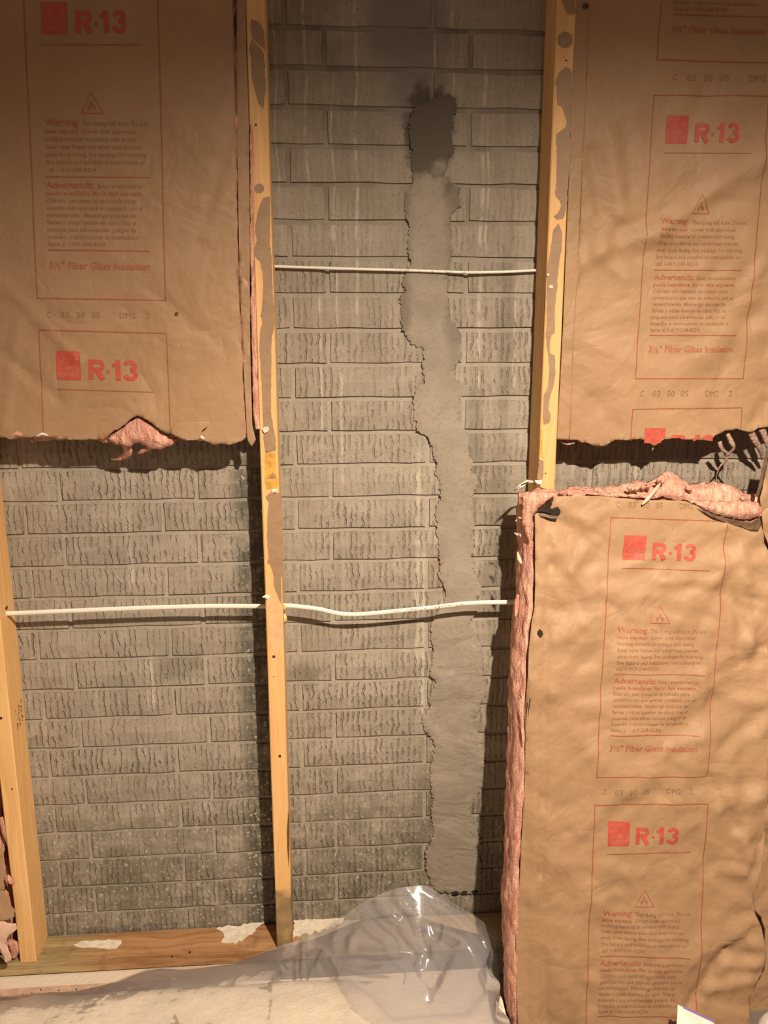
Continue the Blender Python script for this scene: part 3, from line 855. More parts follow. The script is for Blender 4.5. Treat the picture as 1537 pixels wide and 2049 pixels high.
def panel(sheet, corners, parent, lo=0.0, hi=1.0):
    p = Print(sheet, corners, parent)
    def ok(v): return lo <= v <= hi
    lw = .0019
    p.strip('frame', (0, max(lo, 0)), (0, min(1, hi)), lw, REDLINE); p.strip('frame', (1, max(lo, 0)), (1, min(1, hi)), lw, REDLINE)
    if ok(0): p.strip('frame', (0, 0), (1, 0), lw, REDLINE)
    if ok(1): p.strip('frame', (0, 1), (1, 1), lw, REDLINE)
    if ok(.10):
        u0, u1, v0, v1 = .125, .315, .066, .160
        p.put('logo', [(u0, v0), (u1, v0), (u1, v1), (u0, v1)], [(0, 1, 2, 3)], REDPRINT)
        a = [(u0 + .012 + (u1 - u0) * .93 * (k / 12) ** 1.0, v1 - .035 - (v1 - v0 - .037) * math.sin(math.pi / 2 * (k / 12) ** .8)) for k in range(13)]
        for k in range(11): p.strip('logo_lettering', a[k], a[k + 1], .0011, PALEINK, .0013)
        p.text('logo_lettering', 'OWENS', u0 + .045, u1 - .010, v0 + .064, .0155, PALEINK, .01, 2, .0013)
        p.text('logo_lettering', 'CORNING', u0 + .012, u1 - .010, v0 + .084, .0155, PALEINK, .01, 2, .0013)
        E_ = [(.40 + .20 * math.cos(t), .70 + .195 * math.sin(t)) for t in np.linspace(math.pi / 2, -math.pi / 2, 9)]
        p.stroke('heading_print', [(.12, 0), (.12, 1.0)], .375, .157, .066, .235)
        p.stroke('heading_print', [(.12, .895)] + [(x + .10, y) for x, y in E_] + [(.12, .505)], .375, .157, .066, .205)
        p.stroke('heading_print', [(.40, .50), (.71, 0)], .375, .157, .066, .25)
        p.stroke('heading_print', [(.0, .42), (.15, .42)], .518, .157, .066, .15)
        p.stroke('heading_print', [(.30, 0), (.30, 1.0)], .560, .157, .066, .24)
        p.stroke('heading_print', [(.01, .72), (.16, .77), (.28, .92)], .560, .157, .066, .17)
        T1 = [(.36 + .25 * math.cos(t), .725 + .185 * math.sin(t)) for t in np.linspace(math.radians(165), math.radians(-90), 12)]
        T2 = [(.36 + .27 * math.cos(t), .305 + .215 * math.sin(t)) for t in np.linspace(math.radians(90), math.radians(-168), 12)]
        p.stroke('heading_print', T1, .645, .157, .066, .20)
        p.stroke('heading_print', T2, .645, .157, .066, .21)
        p.strip('rule', (.125, .192), (.875, .192), .0016, REDLINE)
    if ok(.37):
        T = [(.475, .335), (.395, .400), (.562, .400)]
        for k in range(3): p.strip('warning_triangle', T[k], T[(k + 1) % 3], .0016, HEADING)
        fl = [(.452, .392), (.440, .384), (.446, .376), (.455, .381), (.470, .358), (.484, .372), (.490, .380), (.500, .375), (.508, .385), (.495, .393), (.486, .386), (.474, .374), (.462, .387)]
        p.put('flame_symbol', fl, [tuple(range(len(fl)))], FADED)
    for i, t in enumerate(WARN):
        vb = .438 + i * .0243
        if ok(vb):
            if i == 0:
                p.text('warning_heading', 'Warning:', .115, .375, vb, .022, HEADING, .015, 2)
                p.text('warning_print', 'This facing will burn. Do not', .40, .90, vb, .016, FADED, .004, 1)
            elif i == 1:
                p.text('warning_heading', 'leave exposed.', .115, .375, vb, .015, HEADING, .012, 1)
                p.text('warning_print', 'Cover with approved', .40, .80, vb, .014, FADED, 0, 1)
            else: p.text('warning_print', t, .115, .115 + WW[i] * .86, vb, .0145, FADED, .004, 1)
    if ok(.6): p.strip('rule', (.108, .600), (.895, .600), .0018, REDLINE)
    for i, t in enumerate(ADV):
        vb = .635 + i * .0236
        if ok(vb):
            if i == 0:
                p.text('warning_heading', 'Advertencia:', .105, .475, vb, .021, HEADING, .015, 2)
                p.text('warning_print', 'Este revestimiento', .50, .85, vb, .015, FADED, .004, 1)
            elif i == 1: p.text('warning_heading', t, .105, .85, vb, .0145, HEADING, .008, 1)
            else: p.text('warning_print', t, .105, .105 + AW[i] * .9, vb, .0145, FADED, .004, 1)
    if ok(.838): p.strip('rule', (.105, .838), (.89, .838), .0018, REDLINE)
    if ok(.89): p.text('size_print', '3½" Fiber Glass Insulation', .105, .885, .900, .024, HEADING, .010, 2)
    p.done()

def dates(sheet, corners, parent):
    p = Print(sheet, corners, parent)
    for t, a, b in (('C', 0, .035), ('03', .13, .21), ('30', .285, .365), ('05', .43, .51), ('DM2', .70, .85), ('2', .95, .99)):
        p.text('date_print', t, a, b, .9, .8, GREYINK, 0, 2)
    p.done()

# ---- fibreglass body behind a sheet
def body(parent, x0, x1, d0, d1, zb, zt, n, amp, seed, sheet=None, label=None):
    def fn(u, v, w):
        x = x0 + (x1 - x0) * u
        za = zb(x) if callable(zb) else zb
        zc = zt(x, v) if callable(zt) else zt
        z = za + (zc - za) * w
        b = d0(z) if callable(d0) else d0
        a = d1(z) if callable(d1) else d1
        d = a + (b - a) * v
        q = Vector((x * 1.0, d, z))
        e = Vector((fr((x, d + seed, z), 22, 4), fr((x + 9, d, z + seed), 22, 4), fr((x, d + 5, z - seed), 26, 4))) * amp
        y = -d + e.y * (.35 if v in (0,) else .8)
        if v == 0: y = -d + abs(e.y) * .3           # stay behind the paper
        return (x + e.x, y, z + e.z)
    V, Fc = box_grid(n, fn)
    return obj('fibreglass', V, Fc, FIBRE, parent, smooth=True, label=label)

def wisp(name, px, D, rad, parent, mat=FIBRE, flat_=(1, .4), label=None, sides=6):
    pts = smoothline([hit([p], d)[0] for p, d in zip(px, D)], 4)
    n = len(pts)
    rr = [np.interp(i / (n - 1), np.linspace(0, 1, len(rad)), rad) for i in range(n)]
    v, f = tube([tuple(p) for p in pts], rr, sides, flat_)
    return obj(name, v, f, mat, parent, smooth=True, label=label)

# ---------------- upper left batt
b1 = thing('insulation_batt', (.30, -.09, 1.30), 'kraft-faced insulation batt in the upper left bay, torn off along its bottom', 'insulation', 'pink fibreglass batts with kraft facing')
S1 = Sheet((.3, -.100, 1.6), (0, 0, 1), 21, 46, .0026, .040, (0.0, .585), (-.4, .7), .010, .0011)
S1.mask = lambda ab: .35 + .9 * np.clip((.25 - ab[:, 0]) / .3, 0, 1) + .5 * np.clip((ab[:, 0] - .18) / .1, 0, 1)
S1.asp = (-.31, .28)
for a, b, c, w in (((0, 560), (160, 720), .004, .018), ((0, 700), (120, 800), -.004, .02), ((40, 640), (10, 850), .003, .02), ((300, 580), (440, 690), -.002, .015), ((395, 405), (480, 400), .002, .012), ((480, 200), (405, 480), -.003, .02), ((395, 0), (440, 60), -.004, .02), ((462, 30), (455, 130), -.005, .014), ((410, 480), (450, 380), .003, .02)):
    S1.fold(a, b, c, w)
tear1 = [(491, 876), (474, 885), (452, 888), (429, 890), (420, 884), (408, 880), (385, 879), (365, 880), (351, 874), (340, 868), (313, 853), (299, 841), (288, 834), (278, 830.5), (268, 835), (260, 841), (240, 857), (225, 866), (211, 878), (190, 879), (165, 880), (130, 876), (102, 873), (70, 873), (45, 874), (21, 878), (10, 874), (-12, 873), (-38, 873)]
poly1 = [(-38, -60), (466, -60), (470, 218), (475, 500), (484, 700)] + rough(tear1, 7, 2.4, False, 4)
S1.build('kraft_facing', poly1, KRAFT, b1, .0085)
panel(S1, [(49, -36), (316.5, -38), (333, 601), (78, 597)], b1)
panel(S1, [(80, 660), (335, 667), (359, 1243), (107, 1235)], b1, -1, .40)
dates(S1, [(97, 622), (303, 624), (304, 639), (98, 637)], b1)
piece('knot_spot', disc((354, 627), 3.6, 10), b1, WANE, D=.1105, th=.0006, label='small dark red spot')
F1 = Sheet((.56, -.0945, 1.6), (0, 0, 1), 5, 14, .0012, .02, (-.03, .03), (-.4, .6), .0015, .0004)
F1.build('stapling_flange', [(473, -60), (473.5, 240), (479.5, 560), (485.5, 700), (494, 873), (499, 888), (505, 893), (512, 879), (505, 850), (501, 700), (500, 560), (500.5, 480), (498, 240), (493, 100), (491, -60)], KRAFT, b1, .006)
body(b1, .022, .560, .092, .012, lambda x: 1.312 + .004 * math.sin(40 * x), 2.5, (52, 7, 90), .010, 3)
# bulging wad in the tear
def wad(name, px, D0, bulge, parent, seed, amp=.006, sp=.006, label=None):
    poly = hit(rough(px, 5, 2.0, seed=seed), D0)[:, [0, 2]]
    lo_, hi_ = poly.min(0), poly.max(0)
    g = np.stack(np.meshgrid(np.arange(lo_[0], hi_[0], sp), np.arange(lo_[1], hi_[1], sp)), -1).reshape(-1, 2) + rng.uniform(-.3, .3, (len(np.arange(lo_[0], hi_[0], sp)) * len(np.arange(lo_[1], hi_[1], sp)), 2)) * sp
    g = g[inside(g, poly)]
    V, Fs = cdt([tuple(p) for p in poly], [tuple(p) for p in g])
    seg = np.roll(poly, -1, 0) - poly
    X = []
    for p in V:
        t = np.clip(((p - poly) * seg).sum(1) / ((seg ** 2).sum(1) + 1e-12), 0, 1)
        e = np.linalg.norm(p - poly - seg * t[:, None], axis=1).min()
        k = min(1, e / .022) ** .5
        X.append((p[0], -D0 - bulge * k - k * amp * (fr((p[0], seed, p[1]), 55, 4) + .8 * fr((p[0], seed + 4, p[1]), 120, 3)), p[1]))
    n = len(X)
    Xb = [(x, -D0 + .006, z) for x, y, z in X]
    Fc = [tuple(t) for t in Fs] + [tuple(i + n for i in t[::-1]) for t in Fs]
    from collections import Counter
    ec = Counter(tuple(sorted((t[a], t[b]))) for t in Fs for a, b in ((0, 1), (1, 2), (2, 0)))
    for t in Fs:
        for a, b in ((0, 1), (1, 2), (2, 0)):
            if ec[tuple(sorted((t[a], t[b])))] == 1: Fc.append((t[b], t[a], t[a] + n, t[b] + n))
    return obj(name, X + Xb, Fc, FIBRE, parent, smooth=True, label=label)
wad('fibreglass_wad', [(222, 868), (240, 856), (262, 840), (278, 830), (292, 836), (310, 850), (335, 866), (356, 878), (340, 893), (322, 900), (300, 900), (286, 890), (270, 886), (262, 895), (245, 892), (230, 890), (212, 880)], .096, .014, b1, 2, label='pink wad bulging out of the tear')
wisp('loose_tuft', [(250, 885), (255, 905), (240, 916), (222, 918)], [.09, .07, .05, .04], [.009, .011, .007, .002], b1)
wisp('loose_tuft', [(300, 895), (285, 903), (275, 908)], [.09, .08, .07], [.006, .005, .001], b1)
wisp('loose_tuft', [(20, 872), (35, 868), (52, 873)], [.106, .109, .106], [.001, .006, .001], b1)
wisp('loose_tuft', [(70, 875), (85, 868), (100, 874)], [.108, .110, .108], [.0006, .0028, .0006], b1, WHITEPAPER, label='frayed white paper edge')
wisp('loose_tuft', [(393, 878), (401, 874), (409, 879)], [.108, .113, .108], [.002, .004, .002], b1, WHITEPAPER, label='frayed white paper edge')
FL1 = Sheet((.43, -.118, 1.32), (0, .05, 1), 8, 5, .001, .02, (-.1, .1), (-.1, .1), .003, .0006)
FL1.build('torn_flap', [(352, 843), (385, 844), (421, 843), (416, 853), (405, 861), (402, 875), (397, 880), (375, 881), (356, 874), (340, 866)], KRAFT, b1, .006, label='small torn flap of kraft paper')
v, f = tube([tuple(p) for p in smoothline([hit([q], .096)[0] for q in ((503, 250), (504, 330), (504.5, 440), (505, 540), (508, 640), (510, 740), (513, 830), (516, 858))], 14)], [.0035] * 20 + [.0045] * 30 + [.0062] * 49, 8, (1, .8))
vv = [(x + .0016 * fr((x, 1, z), 60, 3), y - .0015 * fr((x, 4, z), 70, 3), z) for x, y, z in v]
obj('fibreglass_strip', vv, f, FIBRE, b1, smooth=True, label='thin pink roll of fibreglass beside the flange')

SHADEDFIBRE = plain('dusty_fibre', (0.36, 0.235, 0.19), .95, .25, 90, .004, 150)  # dull brownish pink: shade on the hanging shreds painted into their colour
# ---------------- upper right batt
b2 = thing('insulation_batt', (1.53, -.09, 1.31), 'kraft-faced insulation batt in the upper right bay, torn off above the gap', 'insulation', 'pink fibreglass batts with kraft facing')
S2 = Sheet((1.5, -.0885, 1.6), (0, 0, 1), 33, 150, .0042, .027, (-.25, .33), (-.34, .6), .008, .0012)
S2.asp = (-.27, .33)
S2.mask = lambda ab: .55 + .6 * np.clip((ab[:, 0] + .05) / .2, 0, 1) + .5 * np.clip(1 - np.abs(ab[:, 1] - .08) / .16, 0, 1)
for a, b, c, w in (((1150, 520), (1260, 470), .006, .03), ((1240, 500), (1330, 455), .006, .028), ((1300, 480), (1537, 310), .009, .035), ((1340, 470), (1480, 370), -.005, .025), ((1180, 300), (1200, 430), -.006, .022), ((1215, 260), (1240, 430), .006, .022), ((1250, 240), (1262, 380), -.005, .02), ((1185, 500), (1250, 560), .004, .02), ((1230, 460), (1320, 425), -.004, .018), ((1160, 540), (1215, 500), .005, .02), ((1500, 560), (1537, 520), .005, .02), ((1440, 620), (1537, 700), -.005, .03), ((1500, 850), (1537, 800), -.006, .025), ((1180, 690), (1300, 740), .003, .03), ((1180, 790), (1240, 860), -.003, .02)):
    S2.fold(a, b, c, w)
tear2 = [(1137, 880), (1147, 880), (1170, 885), (1195.6, 891.5), (1210, 891.5), (1220, 885), (1230.5, 878.6), (1251.5, 880), (1285, 878.6), (1296, 885), (1307, 891), (1318, 884), (1328, 877.5), (1345, 876), (1363, 877), (1390, 880), (1419, 882), (1424, 876), (1428, 870), (1440, 865), (1454, 861), (1463, 860), (1470, 857.6), (1483, 861), (1496, 863), (1505, 863), (1510, 859), (1517, 856), (1538, 851), (1580, 840), (1640, 838)]
poly2 = rough(tear2, 7, 2.2, False, 9) + [(1640, -60), (1178, -60), (1174, 150), (1166, 300), (1160, 440), (1148, 640), (1142, 770)]
S2.build('kraft_facing', poly2, KRAFT, b2, .008)
panel(S2, [(1352, -470), (1597, -465), (1549, 129), (1312, 122)], b2, .80, 1)
panel(S2, [(1307, 192), (1536, 195), (1485, 757), (1268, 757)], b2)
panel(S2, [(1263, 818), (1482, 815), (1440, 1362), (1228, 1360)], b2, -1, .30)
dates(S2, [(1345, 148), (1560, 152), (1560, 168), (1344, 164)], b2)
dates(S2, [(1280, 779), (1464, 779), (1463, 794), (1279, 794)], b2)
F2 = Sheet((1.26, -.0905, 1.6), (0, 0, 1), 6, 20, .0014, .02, (-.05, .05), (-.4, .6), .0012, .0004)
F2.build('stapling_flange', [(1151, -60), (1145, 150), (1140, 320), (1135, 440), (1127, 640), (1121, 760), (1113.5, 879), (1140, 880), (1144.5, 770), (1150.5, 640), (1162, 440), (1168, 300), (1176.5, 150), (1180, -60)], KRAFT, b2, .006)
disc_o = piece('knot_spot', disc((1172, 12), 6, 10), b2, NAIL, D=.0935, th=.0005, label='dark staple hole')
body(b2, 1.245, 1.83, .079, .012, lambda x: 1.325 + .004 * math.sin(37 * x), 2.5, (52, 7, 90), .009, 5)
for px, D, rad in (([(1440, 884), (1446, 900), (1458, 912), (1440, 935), (1432, 960)], [.085, .08, .07, .06, .05], [.008, .007, .004, .003, .001]),
                   ([(1456, 868), (1464, 885), (1468, 898), (1452, 915), (1447, 938)], [.085, .09, .085, .07, .05], [.007, .009, .006, .004, .001]),
                   ([(1450, 905), (1456, 930), (1464, 948), (1470, 968)], [.07, .06, .05, .045], [.004, .003, .003, .001]),
                   ([(1306, 888), (1307, 896), (1305, 901)], [.085, .085, .085], [.007, .004, .001]),
                   ([(1120, 882), (1135, 888), (1150, 886)], [.08, .075, .08], [.004, .006, .003]),
                   ([(1180, 888), (1200, 893), (1215, 890)], [.085, .083, .085], [.003, .005, .002]),
                   ([(1500, 860), (1510, 880), (1522, 900), (1525, 920)], [.085, .08, .07, .05], [.012, .012, .008, .003]),
                   ([(1525, 858), (1533, 880), (1540, 905)], [.085, .08, .07], [.012, .010, .004])):
    wisp('loose_tuft', px, D, [q * .7 for q in rad], b2, SHADEDFIBRE)

# ---------------- lower right batt, pulled out of its bay and leaning in front of the stud
b3 = thing('insulation_batt', (1.43, -.26, .004), 'large kraft-faced batt standing loose in front of the right stud, lower right', 'insulation', 'pink fibreglass batts with kraft facing')
LEAN = .175
S3 = Sheet((1.43, -.205, .95), (0, LEAN, 1), 44, 250, .0056, .024, (-.29, .30), (-.98, .2), .006, .0016, (.04, .17))
S3.asp = (-.30, .31)
S3.mask = lambda ab: .62 + .45 * np.clip((ab[:, 0] - .08) / .16, 0, 1) + .3 * np.clip((ab[:, 1] + .25) / .3, 0, 1)
for a, b, c, w in (((1086, 1020), (1103, 1130), -.006, .014), ((1103, 1130), (1092, 1280), -.005, .014), ((1092, 1280), (1085, 1600), -.006, .012), ((1085, 1600), (1083, 1750), -.006, .012), ((1083, 1750), (1092, 2049), -.006, .014),
                   ((1413, 1553), (1476, 1662), -.007, .018), ((1476, 1662), (1500, 1725), .008, .022), ((1430, 1740), (1490, 1745), .006, .022), ((1490, 1745), (1505, 1690), .005, .02), ((1448, 1155), (1452, 1230), -.006, .014), ((1320, 1165), (1440, 1158), .006, .018), ((1200, 1205), (1420, 1235), -.005, .024), ((1140, 1145), (1190, 1080), .007, .025), ((1190, 1150), (1330, 1115), .004, .02),
                   ((1405, 1345), (1400, 1480), .006, .022), ((1480, 1105), (1500, 1300), .008, .025), ((1455, 1180), (1490, 1260), -.006, .02), ((1490, 1180), (1475, 1300), -.006, .02), ((1378, 2010), (1450, 1900), -.010, .022), ((1450, 1900), (1510, 1860), -.006, .020), ((1440, 1930), (1520, 1925), .010, .022), ((1330, 1500), (1410, 1470), .004, .02), ((1250, 1530), (1320, 1495), -.004, .02), ((1290, 1690), (1390, 1640), .003, .02), ((1100, 1720), (1280, 1745), .003, .025),
                   ((1110, 1420), (1200, 1530), .004, .03), ((1130, 1270), (1210, 1220), .004, .025), ((1420, 1640), (1470, 1580), .004, .022), ((1440, 1500), (1530, 1420), -.006, .025), ((1410, 1980), (1500, 1960), .006, .02), ((1110, 1010), (1180, 1050), .005, .02), ((1180, 1050), (1260, 1000), .003, .02)):
    S3.fold(a, b, c, w)
def roll3(ab):                        # left and right edges curve back round the batt
    l = np.clip((-.255 - ab[:, 0]) / .03, 0, 1); r = np.clip((ab[:, 0] - .245) / .06, 0, 1)
    return -.008 * l ** 2 - .022 * r ** 2
S3.extra = roll3
left3 = [(1038, 2080), (1036, 1960), (1035, 1870), (1037, 1820), (1040, 1790), (1044, 1700), (1050, 1600), (1052, 1550), (1053, 1480), (1053, 1414), (1056, 1350), (1058, 1296), (1064, 1240), (1070, 1215), (1071, 1170), (1071, 1120), (1070, 1060), (1069, 1029)]
top3 = [(1078, 1018), (1092, 1016), (1104, 1006), (1108, 998), (1117, 993), (1150, 992), (1175, 992), (1205, 993), (1230, 995.6), (1260, 998), (1290, 1001), (1335, 1001), (1370, 1002.6), (1395, 1013), (1419, 1032), (1447, 1044.5), (1489, 1058.5), (1513, 1064), (1523, 1050), (1526, 1029)]
right3 = [(1528, 1062), (1528, 1086), (1538, 1108), (1541, 1200), (1540, 1400), (1538, 1520), (1533, 1600), (1532, 1661), (1521, 1722), (1512, 1770), (1507, 1795), (1510, 1826), (1520, 1850), (1528, 1890), (1530, 1927), (1522, 1950), (1513, 1966), (1499, 1996), (1496, 2080)]
poly3 = left3 + top3 + right3
S3.build('kraft_facing', poly3, KRAFT, b3, .0075)
panel(S3, [(1222, 1035), (1452, 1043), (1413, 1552), (1192, 1553)], b3)
panel(S3, [(1188, 1608), (1413, 1605), (1388, 2112), (1169, 2112)], b3)
dates(S3, [(1232, 1001), (1412, 1006), (1412, 1020), (1232, 1016)], b3)
dates(S3, [(1205, 1575), (1386, 1573), (1386, 1587), (1204, 1589)], b3)
frontd = lambda z: .205 + LEAN * (.95 - z) - .004
tops = hit([(1049, 988), (1115, 984), (1170, 981), (1223, 979), (1251, 972), (1297, 970), (1304, 961), (1328, 951), (1349, 958), (1377, 973), (1402, 974), (1443, 970), (1464, 981), (1489, 995), (1517, 1000), (1560, 998)], .135)
topf = S3.pt(S3.px([(1068, 1033), (1117, 996), (1230, 998), (1300, 1003), (1370, 1005), (1419, 1034), (1489, 1060), (1560, 1066)]))
def ztop3(x, v):
    zf = np.interp(x, topf[:, 0], topf[:, 2]) - .004
    zb = np.interp(x, tops[:, 0], tops[:, 2])
    k = min(1.0, v * 1.6)
    if x < 1.158: zf = max(zf, topf[0, 2] + .01)
    return zf + (zb - zf) * math.sin(k * math.pi / 2) + .004 * fr((x, v * .3, 2), 25, 3)
def backd(z): return frontd(z) - .085
_l = S3.pt(S3.px(left3)); _l = _l[np.argsort(_l[:, 2])]
def left_x(z): return float(np.interp(z, _l[:, 2], _l[:, 0]))
def body3():
    def fn(u, v, w):
        x = 1.150 + .54 * u
        z = .004 + (ztop3(x, v) - .004) * w
        x -= .09 * u * min(1, max(0, (.5 - z) / .45))
        a = max(.099, backd(z)); b = frontd(z)
        d = b + (a - b) * v
        e = [fr((x + k * 7, d, z), 20, 4) for k in range(3)]
        if u == 0:                       # layered, frayed side seen from the left
            s = (4 * v * (1 - v))
            e0 = .008 * s + .005 * fr((v * 6, 3, z * 7), 1, 3) + .0045 * fr((v * 14, 9, z * 26), 1, 3)
            x = left_x(z) + .003 - e0 - .022 * v ** .7 * (1 - .45 * max(0, .5 - z) / .5)
        else: x = left_x(z) + (x - 1.150) + .004 * e[0]
        if u > 0 and v == 0: y = -d + .024 + .006 * min(1, max(0, (u - .02) / .05)) + .016 * max(0, (u - .75) / .25)
        else: y = -d + .010 * e[1] + (.010 if v == 0 else 0)
        if w == 1: z += .010 * e[2] + .006 * fr((x, d, 5), 60, 3)
        return (x, y, z)
    V, Fc = box_grid((58, 10, 120), fn)
    obj('fibreglass', V, Fc, FIBRE, b3, smooth=True)
body3()
PALETUFT = plain('pale_tuft', (.62, .42, .33), .9, .1, 60)
for px, D, rad in (([(1041, 1036), (1036, 1040), (1031, 1043)], [.19, .18, .18], [.004, .003, .0005]),
                   ([(1042, 1072), (1036, 1070), (1029, 1066)], [.19, .18, .18], [.0045, .0035, .0005]),
                   ([(1044, 1128), (1039, 1118), (1036, 1104)], [.19, .185, .18], [.002, .0052, .0008]),
                   ([(1036, 1190), (1034, 1215), (1032, 1235)], [.17, .165, .17], [.003, .006, .002]),
                   ([(1022, 1585), (1018, 1600), (1020, 1612)], [.2, .2, .2], [.003, .004, .001])):
    wisp('loose_tuft', px, D, rad, b3, PALETUFT if px[0][1] < 1130 else FIBRE, label='pale loose tuft on the batt side')
rr = random.Random(12)
for k in range(22):
    x = rr.uniform(1125, 1530)
    yb = np.interp(x, [1049, 1115, 1223, 1297, 1328, 1377, 1443, 1489, 1530], [988, 985, 981, 972, 953, 976, 972, 997, 1003])
    dx = rr.uniform(-14, 14)
    D = rr.uniform(.125, .165)
    wisp('loose_tuft', [(x, yb + 10), (x + dx * .5, yb + rr.uniform(-1, 4)), (x + dx, yb + rr.uniform(-4, 5))], [D, D + .005, D], [.001, .007, .0008], b3, flat_=(1, .7))
wisp('fibre_strand', [(1328, 957), (1312, 980), (1297, 998), (1285, 1010)], [.135, .162, .177, .180], [.0028, .0045, .0050, .002], b3, make_wood('pale_pink_strand', (.62, .40, .30), (.70, .48, .37)), (1, .4), 'pale pink strand hanging over the paper')
wad('fibreglass_wad', [(1047, 992), (1070, 985), (1115, 986), (1112, 992), (1098, 1001), (1088, 1010), (1076, 1020), (1068, 1030), (1066, 1060), (1058, 1090), (1046, 1050)], .170, .012, b3, 6, .004, label='pink corner puffing out at the top left')
wad('fibreglass_wad', [(1372, 1000), (1400, 1003), (1440, 1005), (1480, 1002), (1518, 1006), (1526, 1022), (1512, 1038), (1480, 1043), (1440, 1037), (1405, 1020)], .164, .020, b3, 7, .005, label='smooth pink roll of fibreglass at the top right')
piece('torn_hole', [(1069, 1028), (1078, 1018), (1088, 1012), (1097, 1006), (1096, 1001), (1103, 1003), (1105, 1009), (1101, 1016), (1104, 1018), (1112, 1015), (1117, 1014), (1122, 1024), (1119, 1031), (1105, 1030), (1090, 1024), (1078, 1023)], b3, BLACKPAPER, D=.178, th=.001, label='black torn hole in the paper corner')
LF = Sheet((1.21, -.188, 1.135), (0, .5, 1), 9, 6, .002, .02, (-.05, .05), (-.05, .05), 0, .001)
LF.extra = lambda ab: .006 * np.sin((ab[:, 1] + .03) * 90)
LF.build('torn_flap', [(1075, 1024), (1082, 1019), (1094, 1022), (1108, 1029), (1119, 1030), (1117, 1037), (1105, 1037), (1092, 1033), (1085, 1032), (1078, 1028)], KRAFTBACK, b3, .004, label='dark curled flap of torn paper')
TL = Sheet((1.66, -.184, 1.115), (0, .05, 1), 10, 10, .0022, .02, (-.1, .08), (-.05, .05), 0, .001)
TL.build('rolled_lip', [(1395, 1012), (1412, 1022), (1432, 1031), (1450, 1036), (1480, 1042), (1503, 1045), (1520, 1036), (1523, 1050), (1514, 1062), (1500, 1062), (1478, 1052), (1468, 1053), (1447, 1045), (1428, 1037), (1412, 1027)], KRAFTBACK, b3, .005, label='dark rolled-back paper lip')
piece('tear', [(1060, 1395), (1062, 1400), (1058, 1425), (1056, 1450), (1057, 1420)], b3, NAIL, D=.2515, th=.0006)
piece('ink_mark', [(1078, 1258), (1085, 1262), (1087, 1270), (1081, 1275), (1077, 1266)], b3, NAIL, D=.226, th=.0008, label='blue-black spot on the paper edge')

# ---------------- far right batt, only its crumpled edge shows
b4 = thing('insulation_batt', (1.85, -.26, .004), 'crumpled kraft edge of the next batt, at the right edge of the picture', 'insulation', 'pink fibreglass batts with kraft facing')
S4 = Sheet((1.8, -.168, .95), (0, .078, 1), 51, 90, .007, .030, (-.12, .12), (-.98, .35), .0, .003)
S4.build('kraft_facing', rough([(1541, 890), (1533, 935), (1524, 975), (1518, 995), (1520, 1012), (1510, 1060), (1505, 1200), (1505, 1600), (1503, 1700), (1498, 1800), (1490, 1900), (1485, 2080), (1640, 2080), (1640, 890)], 12, 3, seed=6), KRAFT, b4, .008)
wisp('paper_edge', [(1539, 895), (1531, 930), (1523, 968), (1515, 994)], [.178, .180, .182, .184], [.004, .0048, .005, .004], b4, KRAFTBACK, (1, .3), 'dark turned edge of the paper')
LF4 = Sheet((1.72, -.188, 1.10), (0, .1, 1), 12, 8, .004, .02, (-.1, .1), (-.15, .15), 0, .002)
LF4.build('rolled_lip', [(1526, 1026), (1534, 1018), (1560, 1012), (1580, 1100), (1550, 1120), (1538, 1085), (1530, 1065), (1527, 1050)], KRAFT, b4, .005, label='brown curled corner of paper')
LF5 = Sheet((1.69, -.31, .20), (0, .1, 1), 13, 12, .006, .02, (-.1, .1), (-.15, .15), 0, .002)
LF5.build('crumpled_flap', rough([(1540, 1700), (1526, 1735), (1516, 1768), (1505, 1783), (1510, 1815), (1524, 1836), (1530, 1870), (1530, 1930), (1514, 1965), (1500, 1995), (1494, 2062), (1600, 2062), (1600, 1700)], 8, 3, seed=2), KRAFT, b4, .005, label='crumpled flap of kraft paper')
body(b4, 1.775, 2.15, lambda z: .158 + .078 * (.95 - z) - .012, lambda z: .100 + .055 * (.95 - z), .004, 1.17, (20, 5, 50), .008, 8)

# ---------------- lower left batt remnant behind the left stud
b5 = thing('insulation_batt', (-.2, -.06, .041), 'pink batt remnant and crumpled paper left of the left stud, at the bottom', 'insulation', 'pink fibreglass batts with kraft facing')
body(b5, -.36, -.058, .080, .014, .056, .93, (16, 6, 50), .013, 11)
def scrap(px, D, seed, mat=KRAFT, label=None):
    s = Sheet((-.08, -D, .2), (0, .15, 1), seed, 14, .006, .02, (-.15, .1), (-.2, .3), 0, .003)
    s.build('paper_scrap', rough(px, 6, 2, seed=seed), mat, b5, .005, label=label)
PINKPAPER = plain('pale_pink_paper', (0.60, 0.40, 0.30), .7, .1, 30, .002, 60)
scrap([(-60, 1620), (6, 1640), (9, 1700), (7, 1740), (10, 1784), (-60, 1790)], .100, 3, label='crumpled brown paper')
scrap([(-60, 1770), (9, 1784), (20, 1803), (31, 1820), (30, 1832), (16, 1840), (0, 1843), (-60, 1850)], .106, 4, label='crumpled brown paper')
scrap([(-60, 1838), (0, 1843), (19, 1849), (31, 1849), (33, 1859), (19, 1871), (9, 1888), (17, 1902), (22, 1924), (9, 1926), (0, 1900), (-60, 1900)], .108, 5, PINKPAPER, 'pale crumpled paper scrap')
wisp('loose_tuft', [(13, 1752), (18, 1762), (27, 1769)], [.095, .1, .095], [.006, .010, .004], b5)
wisp('loose_tuft', [(2, 1635), (9, 1665), (20, 1700)], [.085, .088, .085], [.005, .007, .002], b5)
wisp('loose_tuft', [(20, 1885), (30, 1895), (26, 1918)], [.085, .088, .085], [.01, .014, .006], b5)

